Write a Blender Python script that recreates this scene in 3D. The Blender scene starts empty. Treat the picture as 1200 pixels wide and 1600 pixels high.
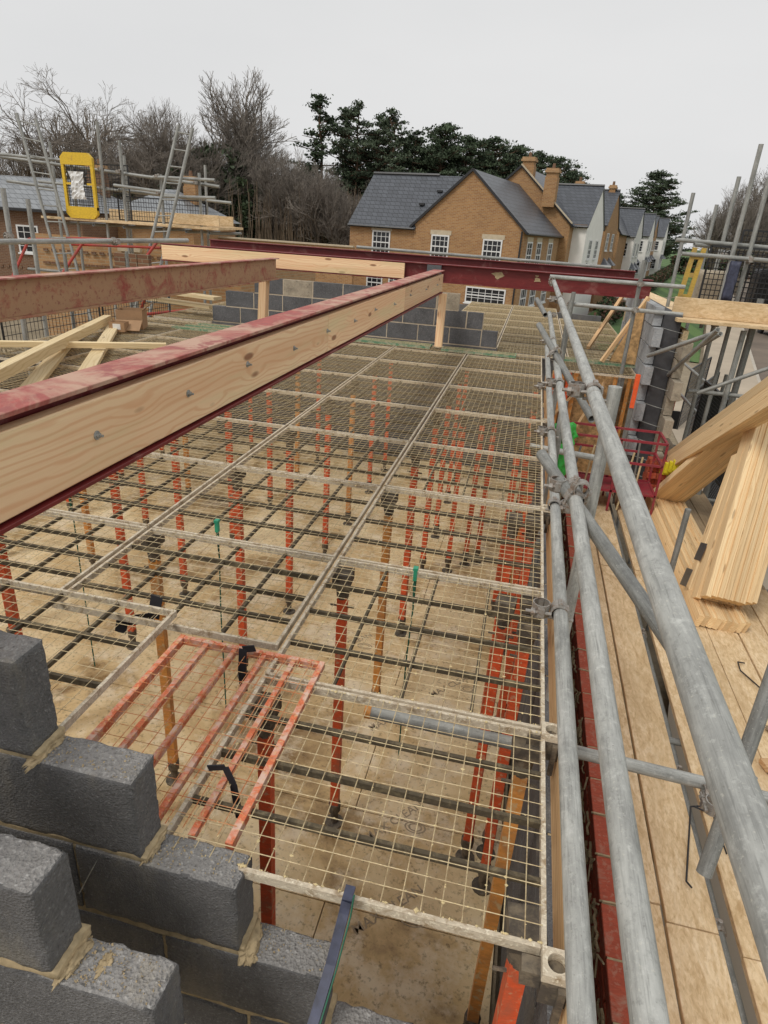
import bpy, bmesh, math, random, zlib
from mathutils import Vector, Matrix, noise
random.seed(7)
S = bpy.context.scene
COL = S.collection
R = math.radians

# ------------------------------------------------------------------ camera, sky, sun, exposure
# The origin is the eye; +Y runs along the building, +X to the right, ground 5.2 m below.
cam_d = bpy.data.cameras.new("camera"); cam = bpy.data.objects.new("camera", cam_d); COL.objects.link(cam)
cam_d.sensor_fit = 'VERTICAL'; cam_d.sensor_height = 32.0; cam_d.lens = 32.0 * 1000.35 / 1600.0
cam_d.clip_start = 0.05; cam_d.clip_end = 3000
yaw, pitch, roll = -0.19517, -0.41601, 0.066752
fwd = Vector((math.sin(yaw)*math.cos(pitch), math.cos(yaw)*math.cos(pitch), math.sin(pitch)))
rgt = Vector((math.cos(yaw), -math.sin(yaw), 0)); upv = rgt.cross(fwd)
c_, s_ = math.cos(roll), math.sin(roll)
cr = c_*rgt + s_*upv; cu = -s_*rgt + c_*upv
cam.matrix_world = Matrix((cr, cu, -fwd)).transposed().to_4x4()
S.camera = cam

w = bpy.data.worlds.new("World"); S.world = w; w.use_nodes = True
nt = w.node_tree; nt.nodes.clear()
out = nt.nodes.new('ShaderNodeOutputWorld'); bg = nt.nodes.new('ShaderNodeBackground')
sky = nt.nodes.new('ShaderNodeTexSky'); sky.sky_type = 'NISHITA'; sky.sun_disc = False
sky.sun_elevation = R(52); sky.sun_rotation = R(215); sky.air_density = 1.0; sky.dust_density = 4.0
bw = nt.nodes.new('ShaderNodeHueSaturation'); bw.inputs['Saturation'].default_value = 0.10
mx = nt.nodes.new('ShaderNodeMix'); mx.data_type = 'RGBA'; mx.inputs[0].default_value = 0.90
tcw = nt.nodes.new('ShaderNodeTexCoord'); mpw = nt.nodes.new('ShaderNodeMapping'); mpw.inputs['Scale'].default_value = (1, 1, 3.0)
nzw = nt.nodes.new('ShaderNodeTexNoise'); nzw.inputs['Scale'].default_value = 1.3; nzw.inputs['Detail'].default_value = 5
rpw = nt.nodes.new('ShaderNodeValToRGB'); rpw.color_ramp.elements[0].position = .3; rpw.color_ramp.elements[1].position = .7
rpw.color_ramp.elements[0].color = (6.9/8, 6.95/8, 7.0/8, 1); rpw.color_ramp.elements[1].color = (7.65/8, 7.65/8, 7.65/8, 1)
scw = nt.nodes.new('ShaderNodeVectorMath'); scw.operation = 'SCALE'; scw.inputs['Scale'].default_value = 8.0
nt.links.new(tcw.outputs['Generated'], mpw.inputs[0]); nt.links.new(mpw.outputs[0], nzw.inputs[0]); nt.links.new(nzw.outputs[0], rpw.inputs[0])
nt.links.new(rpw.outputs[0], scw.inputs[0]); nt.links.new(scw.outputs[0], mx.inputs[7])   # the closed cloud layer of an overcast day
nt.links.new(sky.outputs[0], bw.inputs['Color']); nt.links.new(bw.outputs[0], mx.inputs[6])
nt.links.new(mx.outputs[2], bg.inputs[0]); bg.inputs[1].default_value = 0.1
nt.links.new(bg.outputs[0], out.inputs[0])
sun_d = bpy.data.lights.new("sun", 'SUN'); sun = bpy.data.objects.new("sun", sun_d); COL.objects.link(sun)
sun_d.energy = 1.5; sun_d.angle = R(18); sun_d.color = (1.0, 0.95, 0.87)
sun.rotation_euler = (R(38), 0, R(-35)); 
S.view_settings.view_transform = 'Standard'; S.view_settings.look = 'None'
S.view_settings.exposure = 0.10; S.view_settings.gamma = 1.0; S.view_settings.use_curve_mapping = False
S.render.resolution_x = 768; S.render.resolution_y = 1024

# ------------------------------------------------------------------ helpers
WM = {}
def link(o, world, parent=None):
    COL.objects.link(o)
    if parent is not None:
        o.parent = parent; o.matrix_basis = WM[parent].inverted() @ world
    else:
        o.matrix_basis = world
    WM[o] = world.copy(); return o
def tag(o, label=None, cat=None, group=None, kind=None):
    if label: o['label'] = label
    if cat: o['category'] = cat
    if group: o['group'] = group
    if kind: o['kind'] = kind
    return o
def thing(name, label, cat, loc, group=None, rotz=0.0):
    o = bpy.data.objects.new(name, None); o.empty_display_size = 0.1
    link(o, Matrix.Translation(Vector(loc)) @ Matrix.Rotation(rotz, 4, 'Z'))
    return tag(o, label, cat, group)
def mk(name, verts, faces, mats, parent=None, world=None, smooth=False, midx=None):
    me = bpy.data.meshes.new(name); me.from_pydata([tuple(v) for v in verts], [], faces)
    for m in (mats if isinstance(mats, (list, tuple)) else [mats]): me.materials.append(m)
    if smooth: me.polygons.foreach_set('use_smooth', [True]*len(me.polygons))
    if midx: me.polygons.foreach_set('material_index', midx)
    me.update()
    o = bpy.data.objects.new(name, me)
    if world is None: world = WM[parent] if parent is not None else Matrix()
    return link(o, world, parent)
def share(src, name, world, parent=None):
    o = bpy.data.objects.new(name, src.data)
    return link(o, world, parent)
def copy_tree(o, world, parent=None):
    c = o.copy(); link(c, world, parent)
    for ch in list(o.children):
        copy_tree(ch, world @ WM[o].inverted() @ WM[ch], c)
    return c
def frame_to(p0, p1, up=(0, 0, 1)):
    p0 = Vector(p0); p1 = Vector(p1); x = (p1-p0).normalized(); u = Vector(up)
    if abs(x.dot(u)) > 0.98: u = Vector((0, 1, 0))
    y = u.cross(x).normalized(); z = x.cross(y)
    m = Matrix((x, y, z)).transposed().to_4x4(); m.translation = (p0+p1)/2
    return m
class MB:
    """collects shapes that become one mesh"""
    def __init__(s): s.v = []; s.f = []; s.mi = []
    def add(s, vs, fs, mi=0):
        n = len(s.v); s.v += [Vector(v) for v in vs]; s.f += [tuple(i+n for i in f) for f in fs]; s.mi += [mi]*len(fs)
    def box(s, a, b, mi=0, M=None):
        x0, y0, z0 = a; x1, y1, z1 = b
        vs = [Vector(p) for p in ((x0,y0,z0),(x1,y0,z0),(x1,y1,z0),(x0,y1,z0),(x0,y0,z1),(x1,y0,z1),(x1,y1,z1),(x0,y1,z1))]
        if M is not None: vs = [M @ v for v in vs]
        s.add(vs, [(0,3,2,1),(4,5,6,7),(0,1,5,4),(1,2,6,5),(2,3,7,6),(3,0,4,7)], mi)
    def bar(s, p0, p1, w, h, up=(0,0,1), mi=0):
        M = frame_to(p0, p1, up); L = (Vector(p1)-Vector(p0)).length/2
        s.box((-L,-w/2,-h/2), (L,w/2,h/2), mi, M)
    def prism(s, p0, p1, r0, r1=None, n=6, mi=0, caps=True):
        r1 = r0 if r1 is None else r1
        M = frame_to(p0, p1); L = (Vector(p1)-Vector(p0)).length/2
        vs = []
        for x, r in ((-L, r0), (L, r1)):
            for k in range(n):
                a = 2*math.pi*k/n; vs.append(M @ Vector((x, r*math.cos(a), r*math.sin(a))))
        fs = [(k, (k+1) % n, n+(k+1) % n, n+k) for k in range(n)]
        if caps: fs += [tuple(range(n-1, -1, -1)), tuple(range(n, 2*n))]
        s.add(vs, fs, mi)
    def path(s, pts, r, n=5, mi=0):
        for a, b in zip(pts, pts[1:]): s.prism(a, b, r, r, n, mi)
    def make(s, name, mats, parent=None, world=None, smooth=False, local=False):
        """verts are in world space (local=True: in the parent's own space)"""
        if world is None: world = WM[parent] if parent is not None else Matrix()
        v = s.v
        if not local:
            inv = world.inverted(); v = [inv @ p for p in v]
        return mk(name, v, s.f, mats, parent, world, smooth, s.mi)
def center_world(vs):
    c = Vector((0,0,0))
    for v in vs: c += v
    return Matrix.Translation(c/len(vs))

def board(name, p0, p1, w, h, mat, parent=None, up=(0,0,1), bev=0.003):
    """a bevelled bar with its length on local X: w across, h along up"""
    M = frame_to(p0, p1, up); L = (Vector(p1)-Vector(p0)).length/2
    b = min(bev, w*.3, h*.3)
    vs = []; 
    prof = [(-w/2+b,-h/2),(w/2-b,-h/2),(w/2,-h/2+b),(w/2,h/2-b),(w/2-b,h/2),(-w/2+b,h/2),(-w/2,h/2-b),(-w/2,-h/2+b)]
    for x in (-L, L):
        for y, z in prof: vs.append((x, y, z))
    fs = [(k, 8+k, 8+(k+1) % 8, (k+1) % 8) for k in range(8)]
    fs = [tuple(reversed(f)) for f in fs]
    fs += [tuple(range(8)), tuple(range(15, 7, -1))]
    fs[-2] = tuple(reversed(fs[-2])); fs[-1] = tuple(reversed(fs[-1]))
    return mk(name, vs, fs, mat, parent, M)
def tube(name, p0, p1, r, mat, parent=None, n=14, wall=0.004):
    """hollow scaffold tube, length on local X"""
    M = frame_to(p0, p1); L = (Vector(p1)-Vector(p0)).length/2
    vs = []; fs = []; sm = []
    nseg = max(1, int(L*2/0.5)) if r > .02 and n > 14 else 1
    for i in range(nseg+1):
        x = -L + 2*L*i/nseg
        for k in range(n):
            a = 2*math.pi*k/n; vs.append((x, r*math.cos(a), r*math.sin(a)))
    for i in range(nseg):
        for k in range(n):
            fs.append((i*n+k, i*n+(k+1) % n, (i+1)*n+(k+1) % n, (i+1)*n+k)); sm.append(True)
    for x, sgn in ((-L, 1), (L, -1)):
        b = len(vs); ri = r-wall
        for rr, xx in ((r, x), (ri, x), (ri, x+sgn*0.12)):
            for k in range(n):
                a = 2*math.pi*k/n; vs.append((xx, rr*math.cos(a), rr*math.sin(a)))
        for q in (0, 1):
            for k in range(n):
                f = (b+q*n+k, b+q*n+(k+1) % n, b+(q+1)*n+(k+1) % n, b+(q+1)*n+k)
                fs.append(f if sgn > 0 else tuple(reversed(f))); sm.append(q == 1)
        fs.append(tuple(b+2*n+k for k in range(n))); sm.append(False)
    o = mk(name, vs, fs, mat, parent, M)
    o.data.polygons.foreach_set('use_smooth', sm); return o

# ------------------------------------------------------------------ materials
def nodes(name):
    m = bpy.data.materials.new(name); m.use_nodes = True; n = m.node_tree
    return m, n, n.nodes['Principled BSDF']
def N(n, t, **k):
    x = n.nodes.new(t)
    for a, b in k.items():
        if a.startswith('i_'): x.inputs[a[2:]].default_value = b
        else: setattr(x, a, b)
    return x
def L(n, a, b): n.links.new(a, b)
def coords(n, scale=(1,1,1), rnd=True, world=False):
    tc = N(n, 'ShaderNodeTexCoord'); mp = N(n, 'ShaderNodeMapping'); mp.inputs['Scale'].default_value = scale
    if rnd and not world:
        oi = N(n, 'ShaderNodeObjectInfo'); ml = N(n, 'ShaderNodeMath', operation='MULTIPLY'); ml.inputs[1].default_value = 37.0
        ad = N(n, 'ShaderNodeVectorMath', operation='ADD')
        L(n, oi.outputs['Random'], ml.inputs[0]); L(n, tc.outputs['Object'], ad.inputs[0]); L(n, ml.outputs[0], ad.inputs[1]); L(n, ad.outputs[0], mp.inputs[0])
    elif world:
        g = N(n, 'ShaderNodeNewGeometry'); L(n, g.outputs['Position'], mp.inputs[0])
    else: L(n, tc.outputs['Object'], mp.inputs[0])
    return mp.outputs[0]
def ramp(n, fac, stops):
    r = N(n, 'ShaderNodeValToRGB'); e = r.color_ramp.elements
    while len(e) < len(stops): e.new(0.5)
    for k, (p, c) in enumerate(stops): e[k].position = p; e[k].color = (*c, 1) if len(c) == 3 else c
    L(n, fac, r.inputs[0]); return r.outputs[0]
def nz(n, vec, scale, detail=4, rough=.6, dist=0.0):
    t = N(n, 'ShaderNodeTexNoise'); t.inputs['Scale'].default_value = scale; t.inputs['Detail'].default_value = detail
    t.inputs['Roughness'].default_value = rough; t.inputs['Distortion'].default_value = dist; L(n, vec, t.inputs[0]); return t.outputs[0]
def mix(n, fac, a, b, mode='MIX'):
    m = N(n, 'ShaderNodeMix', data_type='RGBA', blend_type=mode)
    for i, x in ((0, fac), (6, a), (7, b)):
        if hasattr(x, 'links'): L(n, x, m.inputs[i])
        else: m.inputs[i].default_value = x if i == 0 else (*x, 1)
    return m.outputs[2]
def bump(n, h, p, dist=0.002, st=0.6):
    b = N(n, 'ShaderNodeBump'); b.inputs['Distance'].default_value = dist; b.inputs['Strength'].default_value = st
    L(n, h, b.inputs['Height']); L(n, b.outputs[0], p.inputs['Normal'])
def plain(name, c, rough=.6, metal=0.0, var=0.15, scale=20, bd=0.0):
    m, n, p = nodes(name); v = coords(n); f = nz(n, v, scale)
    col = ramp(n, f, [(.3, tuple(x*(1-var) for x in c)), (.7, tuple(min(1, x*(1+var)) for x in c))])
    L(n, col, p.inputs['Base Color']); p.inputs['Roughness'].default_value = rough; p.inputs['Metallic'].default_value = metal
    if bd: bump(n, f, p, bd)
    return m
def wood(name, light, dark, knots=1.0, green=None, rough=.7, gs=1.0, dirt=0.0):
    """grain lines run along local X and bend round the knots"""
    m, n, p = nodes(name)
    def mth(op, a, b=None):
        k = N(n, 'ShaderNodeMath', operation=op)
        for i, x in enumerate((a, b)):
            if x is None: continue
            if hasattr(x, 'links'): L(n, x, k.inputs[i])
            else: k.inputs[i].default_value = x
        return k.outputs[0]
    v = coords(n, (1, 1, 1)); sp = N(n, 'ShaderNodeSeparateXYZ'); L(n, v, sp.inputs[0])
    k = N(n, 'ShaderNodeTexVoronoi'); k.inputs['Scale'].default_value = 1.0; L(n, coords(n, (2.4, 7*gs, 7*gs)), k.inputs[0])
    near = ramp(n, k.outputs['Distance'], [(.04, (1,1,1)), (.40, (0,0,0))])
    wob = nz(n, coords(n, (.7, 5*gs, 5*gs)), 1.0, 3, .5)
    f = nz(n, coords(n, (4, 120*gs, 120*gs)), 1.0, 4, .6)
    ph = mth('ADD', mth('MULTIPLY', mth('ADD', sp.outputs[2], mth('MULTIPLY', sp.outputs[1], .8)), 210*gs), mth('MULTIPLY', wob, 40))
    ph = mth('ADD', ph, mth('MULTIPLY', near, 9*knots))
    ln = mth('ADD', mth('MULTIPLY', mth('SINE', ph), .5), .5)
    broad = nz(n, coords(n, (.35, 9*gs, 9*gs)), 1.0, 3, .5)
    mid = tuple((x*.55+y*.45) for x, y in zip(light, dark))
    a = mix(n, ramp(n, broad, [(.38, (0,0,0)), (.62, (1,1,1))]), light, mid)
    a = mix(n, ramp(n, ln, [(.55, (0,0,0)), (1.0, (.55,)*3)]), a, dark)
    a = mix(n, ramp(n, f, [(.5, (0,0,0)), (.8, (.35,)*3)]), a, dark)
    if knots:
        kf = ramp(n, k.outputs['Distance'], [(.09, (.85*knots,)*3), (.15, (0,0,0))])
        a = mix(n, kf, a, (dark[0]*.32, dark[1]*.24, dark[2]*.2))
    if green:
        gf = nz(n, coords(n, (.6, 4, 4)), 1.5, 4)
        a = mix(n, ramp(n, gf, [(.5, (0,0,0)), (.66, (.5,.5,.5))]), a, green)
    if dirt:
        df = nz(n, coords(n, (2, 2, 2)), 1.6, 6, .7)
        a = mix(n, ramp(n, df, [(.42, (0,0,0)), (.7, (dirt,)*3)]), a, (.16, .11, .07))
    oi = N(n, 'ShaderNodeObjectInfo'); hs = N(n, 'ShaderNodeHueSaturation')
    mr = N(n, 'ShaderNodeMapRange'); mr.inputs[3].default_value = .82; mr.inputs[4].default_value = 1.12
    L(n, oi.outputs['Random'], mr.inputs[0]); L(n, mr.outputs[0], hs.inputs['Value']); L(n, a, hs.inputs['Color'])
    L(n, hs.outputs[0], p.inputs['Base Color']); p.inputs['Roughness'].default_value = rough
    bump(n, f, p, .0012, .4); return m
def galv(name, base=.42, rough=.5, dirt=.4):
    m, n, p = nodes(name)
    f = nz(n, coords(n, (9, 190, 190)), 1.0, 4, .65); f1 = nz(n, coords(n, (3, 28, 28)), 1.0, 5, .7, .4)
    f2 = nz(n, coords(n, (2.5, 6, 6)), 3.0, 6, .7)
    f3 = nz(n, coords(n, (1, 1, 1)), 150, 3, .6); f4 = nz(n, coords(n, (1, 1, 1)), 38, 5, .75)
    B = lambda k: (base*k*1.02, base*k*1.03, base*k*.97)
    a = ramp(n, f2, [(.32, B(.52)), (.48, B(.95)), (.62, B(1.12)), (.75, B(1.55))])
    a = mix(n, .55, a, ramp(n, f1, [(.35, B(.45)), (.5, B(1.0)), (.68, B(1.6))]))
    a = mix(n, ramp(n, f, [(.52, (0,0,0)), (.70, (.62,)*3)]), a, B(.42))
    a = mix(n, ramp(n, f4, [(.55, (0,0,0)), (.70, (.55,)*3)]), a, B(1.7))
    a = mix(n, ramp(n, f4, [(.32, (.5,)*3), (.45, (0,0,0))]), a, B(.5))
    a = mix(n, ramp(n, f3, [(.62, (0,0,0)), (.70, (dirt,)*3)]), a, (.60, .58, .50))
    a = mix(n, ramp(n, f3, [(.28, (dirt,)*3), (.36, (0,0,0))]), a, (.13, .12, .10))
    L(n, a, p.inputs['Base Color']); p.inputs['Metallic'].default_value = .12
    L(n, ramp(n, f2, [(.3, (rough,)*3), (.7, (rough+.25,)*3)]), p.inputs['Roughness'])
    bump(n, f1, p, .0008, .6); return m
def rusty(name, base, dirtc, amt=.5, rough=.6, scale=6, metal=0.0, crust=None):
    m, n, p = nodes(name)
    f = nz(n, coords(n, (1, 1, 1)), scale, 8, .7, .6); g = nz(n, coords(n, (1, 3, 3)), scale*3.3, 6, .7)
    a = ramp(n, g, [(.3, tuple(x*.75 for x in base)), (.7, tuple(min(1, x*1.2) for x in base))])
    lo = .62-amt*.35
    a = mix(n, ramp(n, f, [(lo, (0,0,0)), (lo+.16, (.95,)*3)]), a, dirtc)
    if crust:
        h = nz(n, coords(n, (1, 1, 1)), scale*5, 5, .6)
        a = mix(n, ramp(n, h, [(.56, (0,0,0)), (.64, (.9,)*3)]), a, crust)
    L(n, a, p.inputs['Base Color']); p.inputs['Roughness'].default_value = rough; p.inputs['Metallic'].default_value = metal
    bump(n, g, p, .001, .5); return m
def concrete(name, c, speck=(.3, .3, .32), bs=.004, sc=55, stain=None):
    m, n, p = nodes(name)
    f = nz(n, coords(n), 5, 6, .7); g = nz(n, coords(n), sc, 4, .65)
    vo = N(n, 'ShaderNodeTexVoronoi'); vo.inputs['Scale'].default_value = sc*1.6; L(n, coords(n), vo.inputs[0])
    a = ramp(n, f, [(.3, tuple(x*.7 for x in c)), (.7, tuple(x*1.3 for x in c))])
    a = mix(n, ramp(n, g, [(.55, (0,0,0)), (.72, (.8,)*3)]), a, speck)
    a = mix(n, ramp(n, g, [(.3, (.7,)*3), (.42, (0,0,0))]), a, tuple(x*.4 for x in c))
    if stain:
        s = nz(n, coords(n, (1, 1, .4)), 3.3, 6, .7)
        a = mix(n, ramp(n, s, [(.56, (0,0,0)), (.72, (.5,)*3)]), a, stain)
    L(n, a, p.inputs['Base Color']); p.inputs['Roughness'].default_value = .9
    ad = N(n, 'ShaderNodeMath', operation='ADD'); L(n, g, ad.inputs[0]); L(n, vo.outputs['Distance'], ad.inputs[1])
    bump(n, ad.outputs[0], p, bs, .9); return m
def brickwork(name, c1, c2, mortar, sc=1.0, bw_=.225, rh=.075):
    m, n, p = nodes(name)
    tc = N(n, 'ShaderNodeTexCoord'); sp = N(n, 'ShaderNodeSeparateXYZ'); L(n, tc.outputs['Object'], sp.inputs[0])
    ad = N(n, 'ShaderNodeMath', operation='ADD'); L(n, sp.outputs[0], ad.inputs[0]); L(n, sp.outputs[1], ad.inputs[1])
    cb = N(n, 'ShaderNodeCombineXYZ'); L(n, ad.outputs[0], cb.inputs[0]); L(n, sp.outputs[2], cb.inputs[1])
    b = N(n, 'ShaderNodeTexBrick'); b.inputs['Scale'].default_value = 1; b.inputs['Brick Width'].default_value = bw_; b.inputs['Row Height'].default_value = rh
    b.inputs['Mortar Size'].default_value = .008*sc; b.inputs['Color1'].default_value = (*c1, 1); b.inputs['Color2'].default_value = (*c2, 1); b.inputs['Mortar'].default_value = (*mortar, 1)
    b.inputs['Bias'].default_value = -.1; L(n, cb.outputs[0], b.inputs[0])
    f = nz(n, tc.outputs['Object'], .9, 5, .7)
    a = mix(n, .5, b.outputs[0], ramp(n, f, [(.3, (.75,)*3), (.7, (1.15,)*3)]), 'MULTIPLY')
    L(n, a, p.inputs['Base Color']); p.inputs['Roughness'].default_value = .9
    bump(n, b.outputs['Fac'], p, -.01, .5); return m
def slates(name, c):
    m, n, p = nodes(name)
    tc = N(n, 'ShaderNodeTexCoord'); sp = N(n, 'ShaderNodeSeparateXYZ'); L(n, tc.outputs['Object'], sp.inputs[0])
    ad = N(n, 'ShaderNodeMath', operation='ADD'); L(n, sp.outputs[0], ad.inputs[0]); L(n, sp.outputs[1], ad.inputs[1])
    cb = N(n, 'ShaderNodeCombineXYZ'); L(n, ad.outputs[0], cb.inputs[0]); L(n, sp.outputs[2], cb.inputs[1])
    b = N(n, 'ShaderNodeTexBrick'); b.inputs['Scale'].default_value = 1; b.inputs['Brick Width'].default_value = .33; b.inputs['Row Height'].default_value = .21
    b.inputs['Mortar Size'].default_value = .012; b.inputs['Color1'].default_value = (*c, 1); b.inputs['Color2'].default_value = (*[x*1.35 for x in c], 1)
    b.inputs['Mortar'].default_value = (*[x*.3 for x in c], 1); L(n, cb.outputs[0], b.inputs[0])
    L(n, b.outputs[0], p.inputs['Base Color']); p.inputs['Roughness'].default_value = .42
    bump(n, b.outputs['Fac'], p, -.02, .6); return m

M = {}
M['galv'] = galv('galvanised_steel', .37)
M['galv_dark'] = galv('galvanised_weathered', .22, .5)
M['galv_far'] = galv('galvanised_far', .30, .5)
M['coupler'] = rusty('coupler_steel', (.38, .36, .33), (.24, .16, .11), .4, .55, 30, .5)
M['pine'] = wood('pine_sawn', (.80, .56, .31), (.52, .27, .11), .8)
M['pine_beam'] = wood('pine_bolted', (.93, .68, .42), (.74, .38, .19), 1.0, green=(.68, .60, .33), gs=1.15)
M['pine_pale'] = wood('pine_pale', (.80, .65, .40), (.58, .42, .20), .5)
M['pine_truss'] = wood('pine_truss', (.88, .67, .39), (.62, .39, .18), .6, gs=1.6)
M['board'] = wood('scaffold_board', (.60, .42, .235), (.46, .29, .145), .35, dirt=.5)
M['board_grey'] = wood('scaffold_board_weathered', (.42, .32, .20), (.30, .21, .12), .4, dirt=.6)
M['steel_red'] = rusty('primer_red_steel', (.17, .018, .018), (.30, .13, .11), .18, .5, 3)
M['steel_pink'] = rusty('primer_red_dusty', (.36, .085, .070), (.50, .32, .23), .58, .65, 3, crust=(.30, .08, .07))
M['steel_mud'] = rusty('primer_red_muddy', (.34, .075, .055), (.44, .27, .15), .78, .75, 5, crust=(.30, .12, .08))
M['prop_red'] = rusty('prop_red', (.74, .105, .030), (.45, .12, .06), .35, .6, 6, crust=(.60, .30, .17))
M['trestle_red'] = rusty('trestle_red', (.36, .035, .022), (.20, .07, .05), .4, .6, 6)
M['prop_orange'] = rusty('prop_orange', (.72, .30, .07), (.48, .22, .08), .4, .6, 6, crust=(.60, .42, .22))
M['prop_dark'] = rusty('prop_casting', (.085, .07, .055), (.20, .16, .11), .5, .8, 20)
M['panel_frame'] = rusty('panel_frame_crusted', (.58, .50, .38), (.30, .21, .12), .40, .8, 20, crust=(.76, .69, .54))
M['panel_bar'] = rusty('panel_bar_muddy', (.085, .066, .040), (.22, .175, .10), .35, .85, 16)
M['wire'] = rusty('panel_wire', (.64, .52, .31), (.36, .26, .14), .45, .7, 25, .1)
M['wire_orange'] = rusty('panel_wire_orange', (.58, .20, .07), (.62, .42, .22), .45, .7, 25, .1)
M['orange_frame'] = rusty('panel_frame_orange', (.66, .17, .07), (.68, .48, .38), .5, .75, 16, crust=(.70, .42, .20))
M['green_frame'] = rusty('panel_frame_green', (.12, .26, .15), (.45, .42, .30), .5, .8, 14)
M['crumb'] = plain('mortar_crumb', (.62, .50, .27), .95, 0, .3, 40)
M['mortar'] = plain('mortar', (.44, .34, .20), .95, 0, .25, 45, .002)
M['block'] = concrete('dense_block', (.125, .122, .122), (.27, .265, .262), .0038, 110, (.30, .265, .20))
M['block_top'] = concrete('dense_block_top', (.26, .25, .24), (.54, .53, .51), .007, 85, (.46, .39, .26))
M['block_far'] = concrete('dense_block_far', (.105, .105, .11), (.22, .22, .22), .002, 60)
M['mortar_pale'] = plain('mortar_pale', (.56, .47, .35), .95, 0, .15, 30)
M['block_light'] = concrete('light_block', (.34, .35, .36), (.46, .46, .46), .003, 30)
M['block_tan'] = concrete('tan_block', (.34, .29, .22), (.46, .40, .30), .003, 30)
M['brick_red'] = rusty('engineering_brick_red', (.42, .072, .032), (.42, .22, .15), .2, .75, 9, crust=(.44, .16, .10))
M['black'] = plain('black_plastic', (.018, .018, .02), .5)
M['black_mesh'] = plain('black_coated_steel', (.022, .022, .024), .5)
M['strap_black'] = plain('webbing_black', (.02, .02, .026), .8)
M['strap_navy'] = plain('webbing_navy', (.045, .05, .085), .55, 0, .4, 30)
M['green'] = plain('green_plastic', (.03, .30, .17), .45)
M['green_dark'] = plain('green_webbing', (.02, .12, .07), .7)
M['green_bag'] = plain('green_bag', (.04, .42, .06), .4)
M['yellow'] = rusty('yellow_powder_coat', (.72, .47, .03), (.52, .30, .05), .2, .5, 7)
M['ochre'] = rusty('ochre_powder_coat', (.50, .33, .06), (.34, .23, .09), .35, .6, 9)
M['tag_yellow'] = plain('tag_yellow', (.85, .76, .04), .5, 0, .05)
M['plate'] = plain('nail_plate', (.16, .17, .18), .4, .7, .2, 90, .001)
M['card'] = plain('cardboard', (.36, .22, .12), .9, 0, .15, 8)
M['white'] = plain('white_paint', (.72, .72, .71), .55, 0, .06, 3)
M['render'] = plain('white_render', (.82, .80, .76), .9, 0, .05, 2)
M['glass'] = plain('window_glass', (.018, .02, .024), .08, 0, .3, 2)
M['osb'] = plain('osb_sheet', (.44, .27, .12), .85, 0, .5, 22)
M['magenta'] = rusty('red_cage_paint', (.30, .028, .045), (.20, .07, .06), .4, .6, 9)
M['orange_hi'] = plain('orange_plastic', (.85, .12, .03), .5)
M['lintel'] = plain('cast_stone', (.50, .42, .30), .9, 0, .12, 5)
M['buff'] = brickwork('buff_brick', (.40, .215, .085), (.29, .14, .055), (.40, .30, .19))
M['buff_pale'] = brickwork('buff_brick_pale', (.46, .27, .13), (.36, .20, .09), (.42, .32, .20))
M['redbrickwork'] = brickwork('red_brickwork', (.19, .095, .05), (.14, .065, .038), (.24, .19, .13))
M['slate'] = slates('slate_tiles', (.062, .068, .080))
M['slate_pale'] = slates('slate_tiles_pale', (.17, .18, .19))
M['gutter'] = plain('black_gutter', (.02, .02, .022), .4)
M['bark'] = plain('bark', (.13, .11, .085), .95, 0, .4, 4)
M['twig'] = plain('twigs', (.19, .165, .14), .95, 0, .35, 1)
M['twig_brown'] = plain('twigs_brown', (.18, .135, .09), .95, 0, .35, 1)
M['bark_pine'] = plain('bark_pine', (.12, .075, .045), .95, 0, .4, 4)
M['needles'] = plain('pine_needles', (.048, .072, .036), .8, 0, .55, .7)
M['needles2'] = plain('pine_needles_grey', (.062, .085, .048), .8, 0, .5, .7)
M['ivy'] = plain('ivy_leaves', (.040, .062, .025), .6, 0, .6, .8)
M['scrub'] = plain('scrub_leaves', (.075, .075, .035), .9, 0, .5, .8)
M['hedge'] = plain('hedge_leaves', (.030, .060, .020), .8, 0, .5, 1.5)
M['hedge_brown'] = plain('hedge_leaves_brown', (.11, .055, .035), .8, 0, .4, 1.5)
M['car'] = plain('car_paint_black', (.012, .012, .016), .25, .1)
M['rubber'] = plain('tyre_rubber', (.02, .02, .02), .9)
M['lamp'] = plain('car_lamp_glass', (.6, .6, .62), .2)
M['insul'] = plain('cavity_board', (.06, .06, .065), .8, 0, .3, 10)
M['ply_floor'] = None

def ground_mat():
    m, n, p = nodes('site_ground'); v = coords(n, (1,1,1), world=True)
    f = nz(n, v, .35, 8, .65); g = nz(n, v, 6, 5, .7)
    a = ramp(n, f, [(.35, (.20, .16, .10)), (.6, (.30, .245, .165))])
    a = mix(n, ramp(n, g, [(.4, (.0,)*3), (.7, (.5,)*3)]), a, (.13, .10, .07))
    L(n, a, p.inputs['Base Color']); p.inputs['Roughness'].default_value = .9; bump(n, g, p, .05, .5); return m
def grass_mat():
    m, n, p = nodes('mown_grass'); v = coords(n, (1,1,1), world=True)
    wv = N(n, 'ShaderNodeTexWave', bands_direction='X'); wv.inputs['Scale'].default_value = .16; wv.inputs['Distortion'].default_value = .6; L(n, v, wv.inputs[0])
    g = nz(n, v, 9, 5, .7)
    a = ramp(n, wv.outputs['Fac'], [(.35, (.052, .108, .028)), (.65, (.092, .165, .042))])
    a = mix(n, ramp(n, g, [(.4, (0,)*3), (.75, (.5,)*3)]), a, (.04, .07, .02))
    L(n, a, p.inputs['Base Color']); p.inputs['Roughness'].default_value = .95; bump(n, g, p, .03, .6); return m
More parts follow.
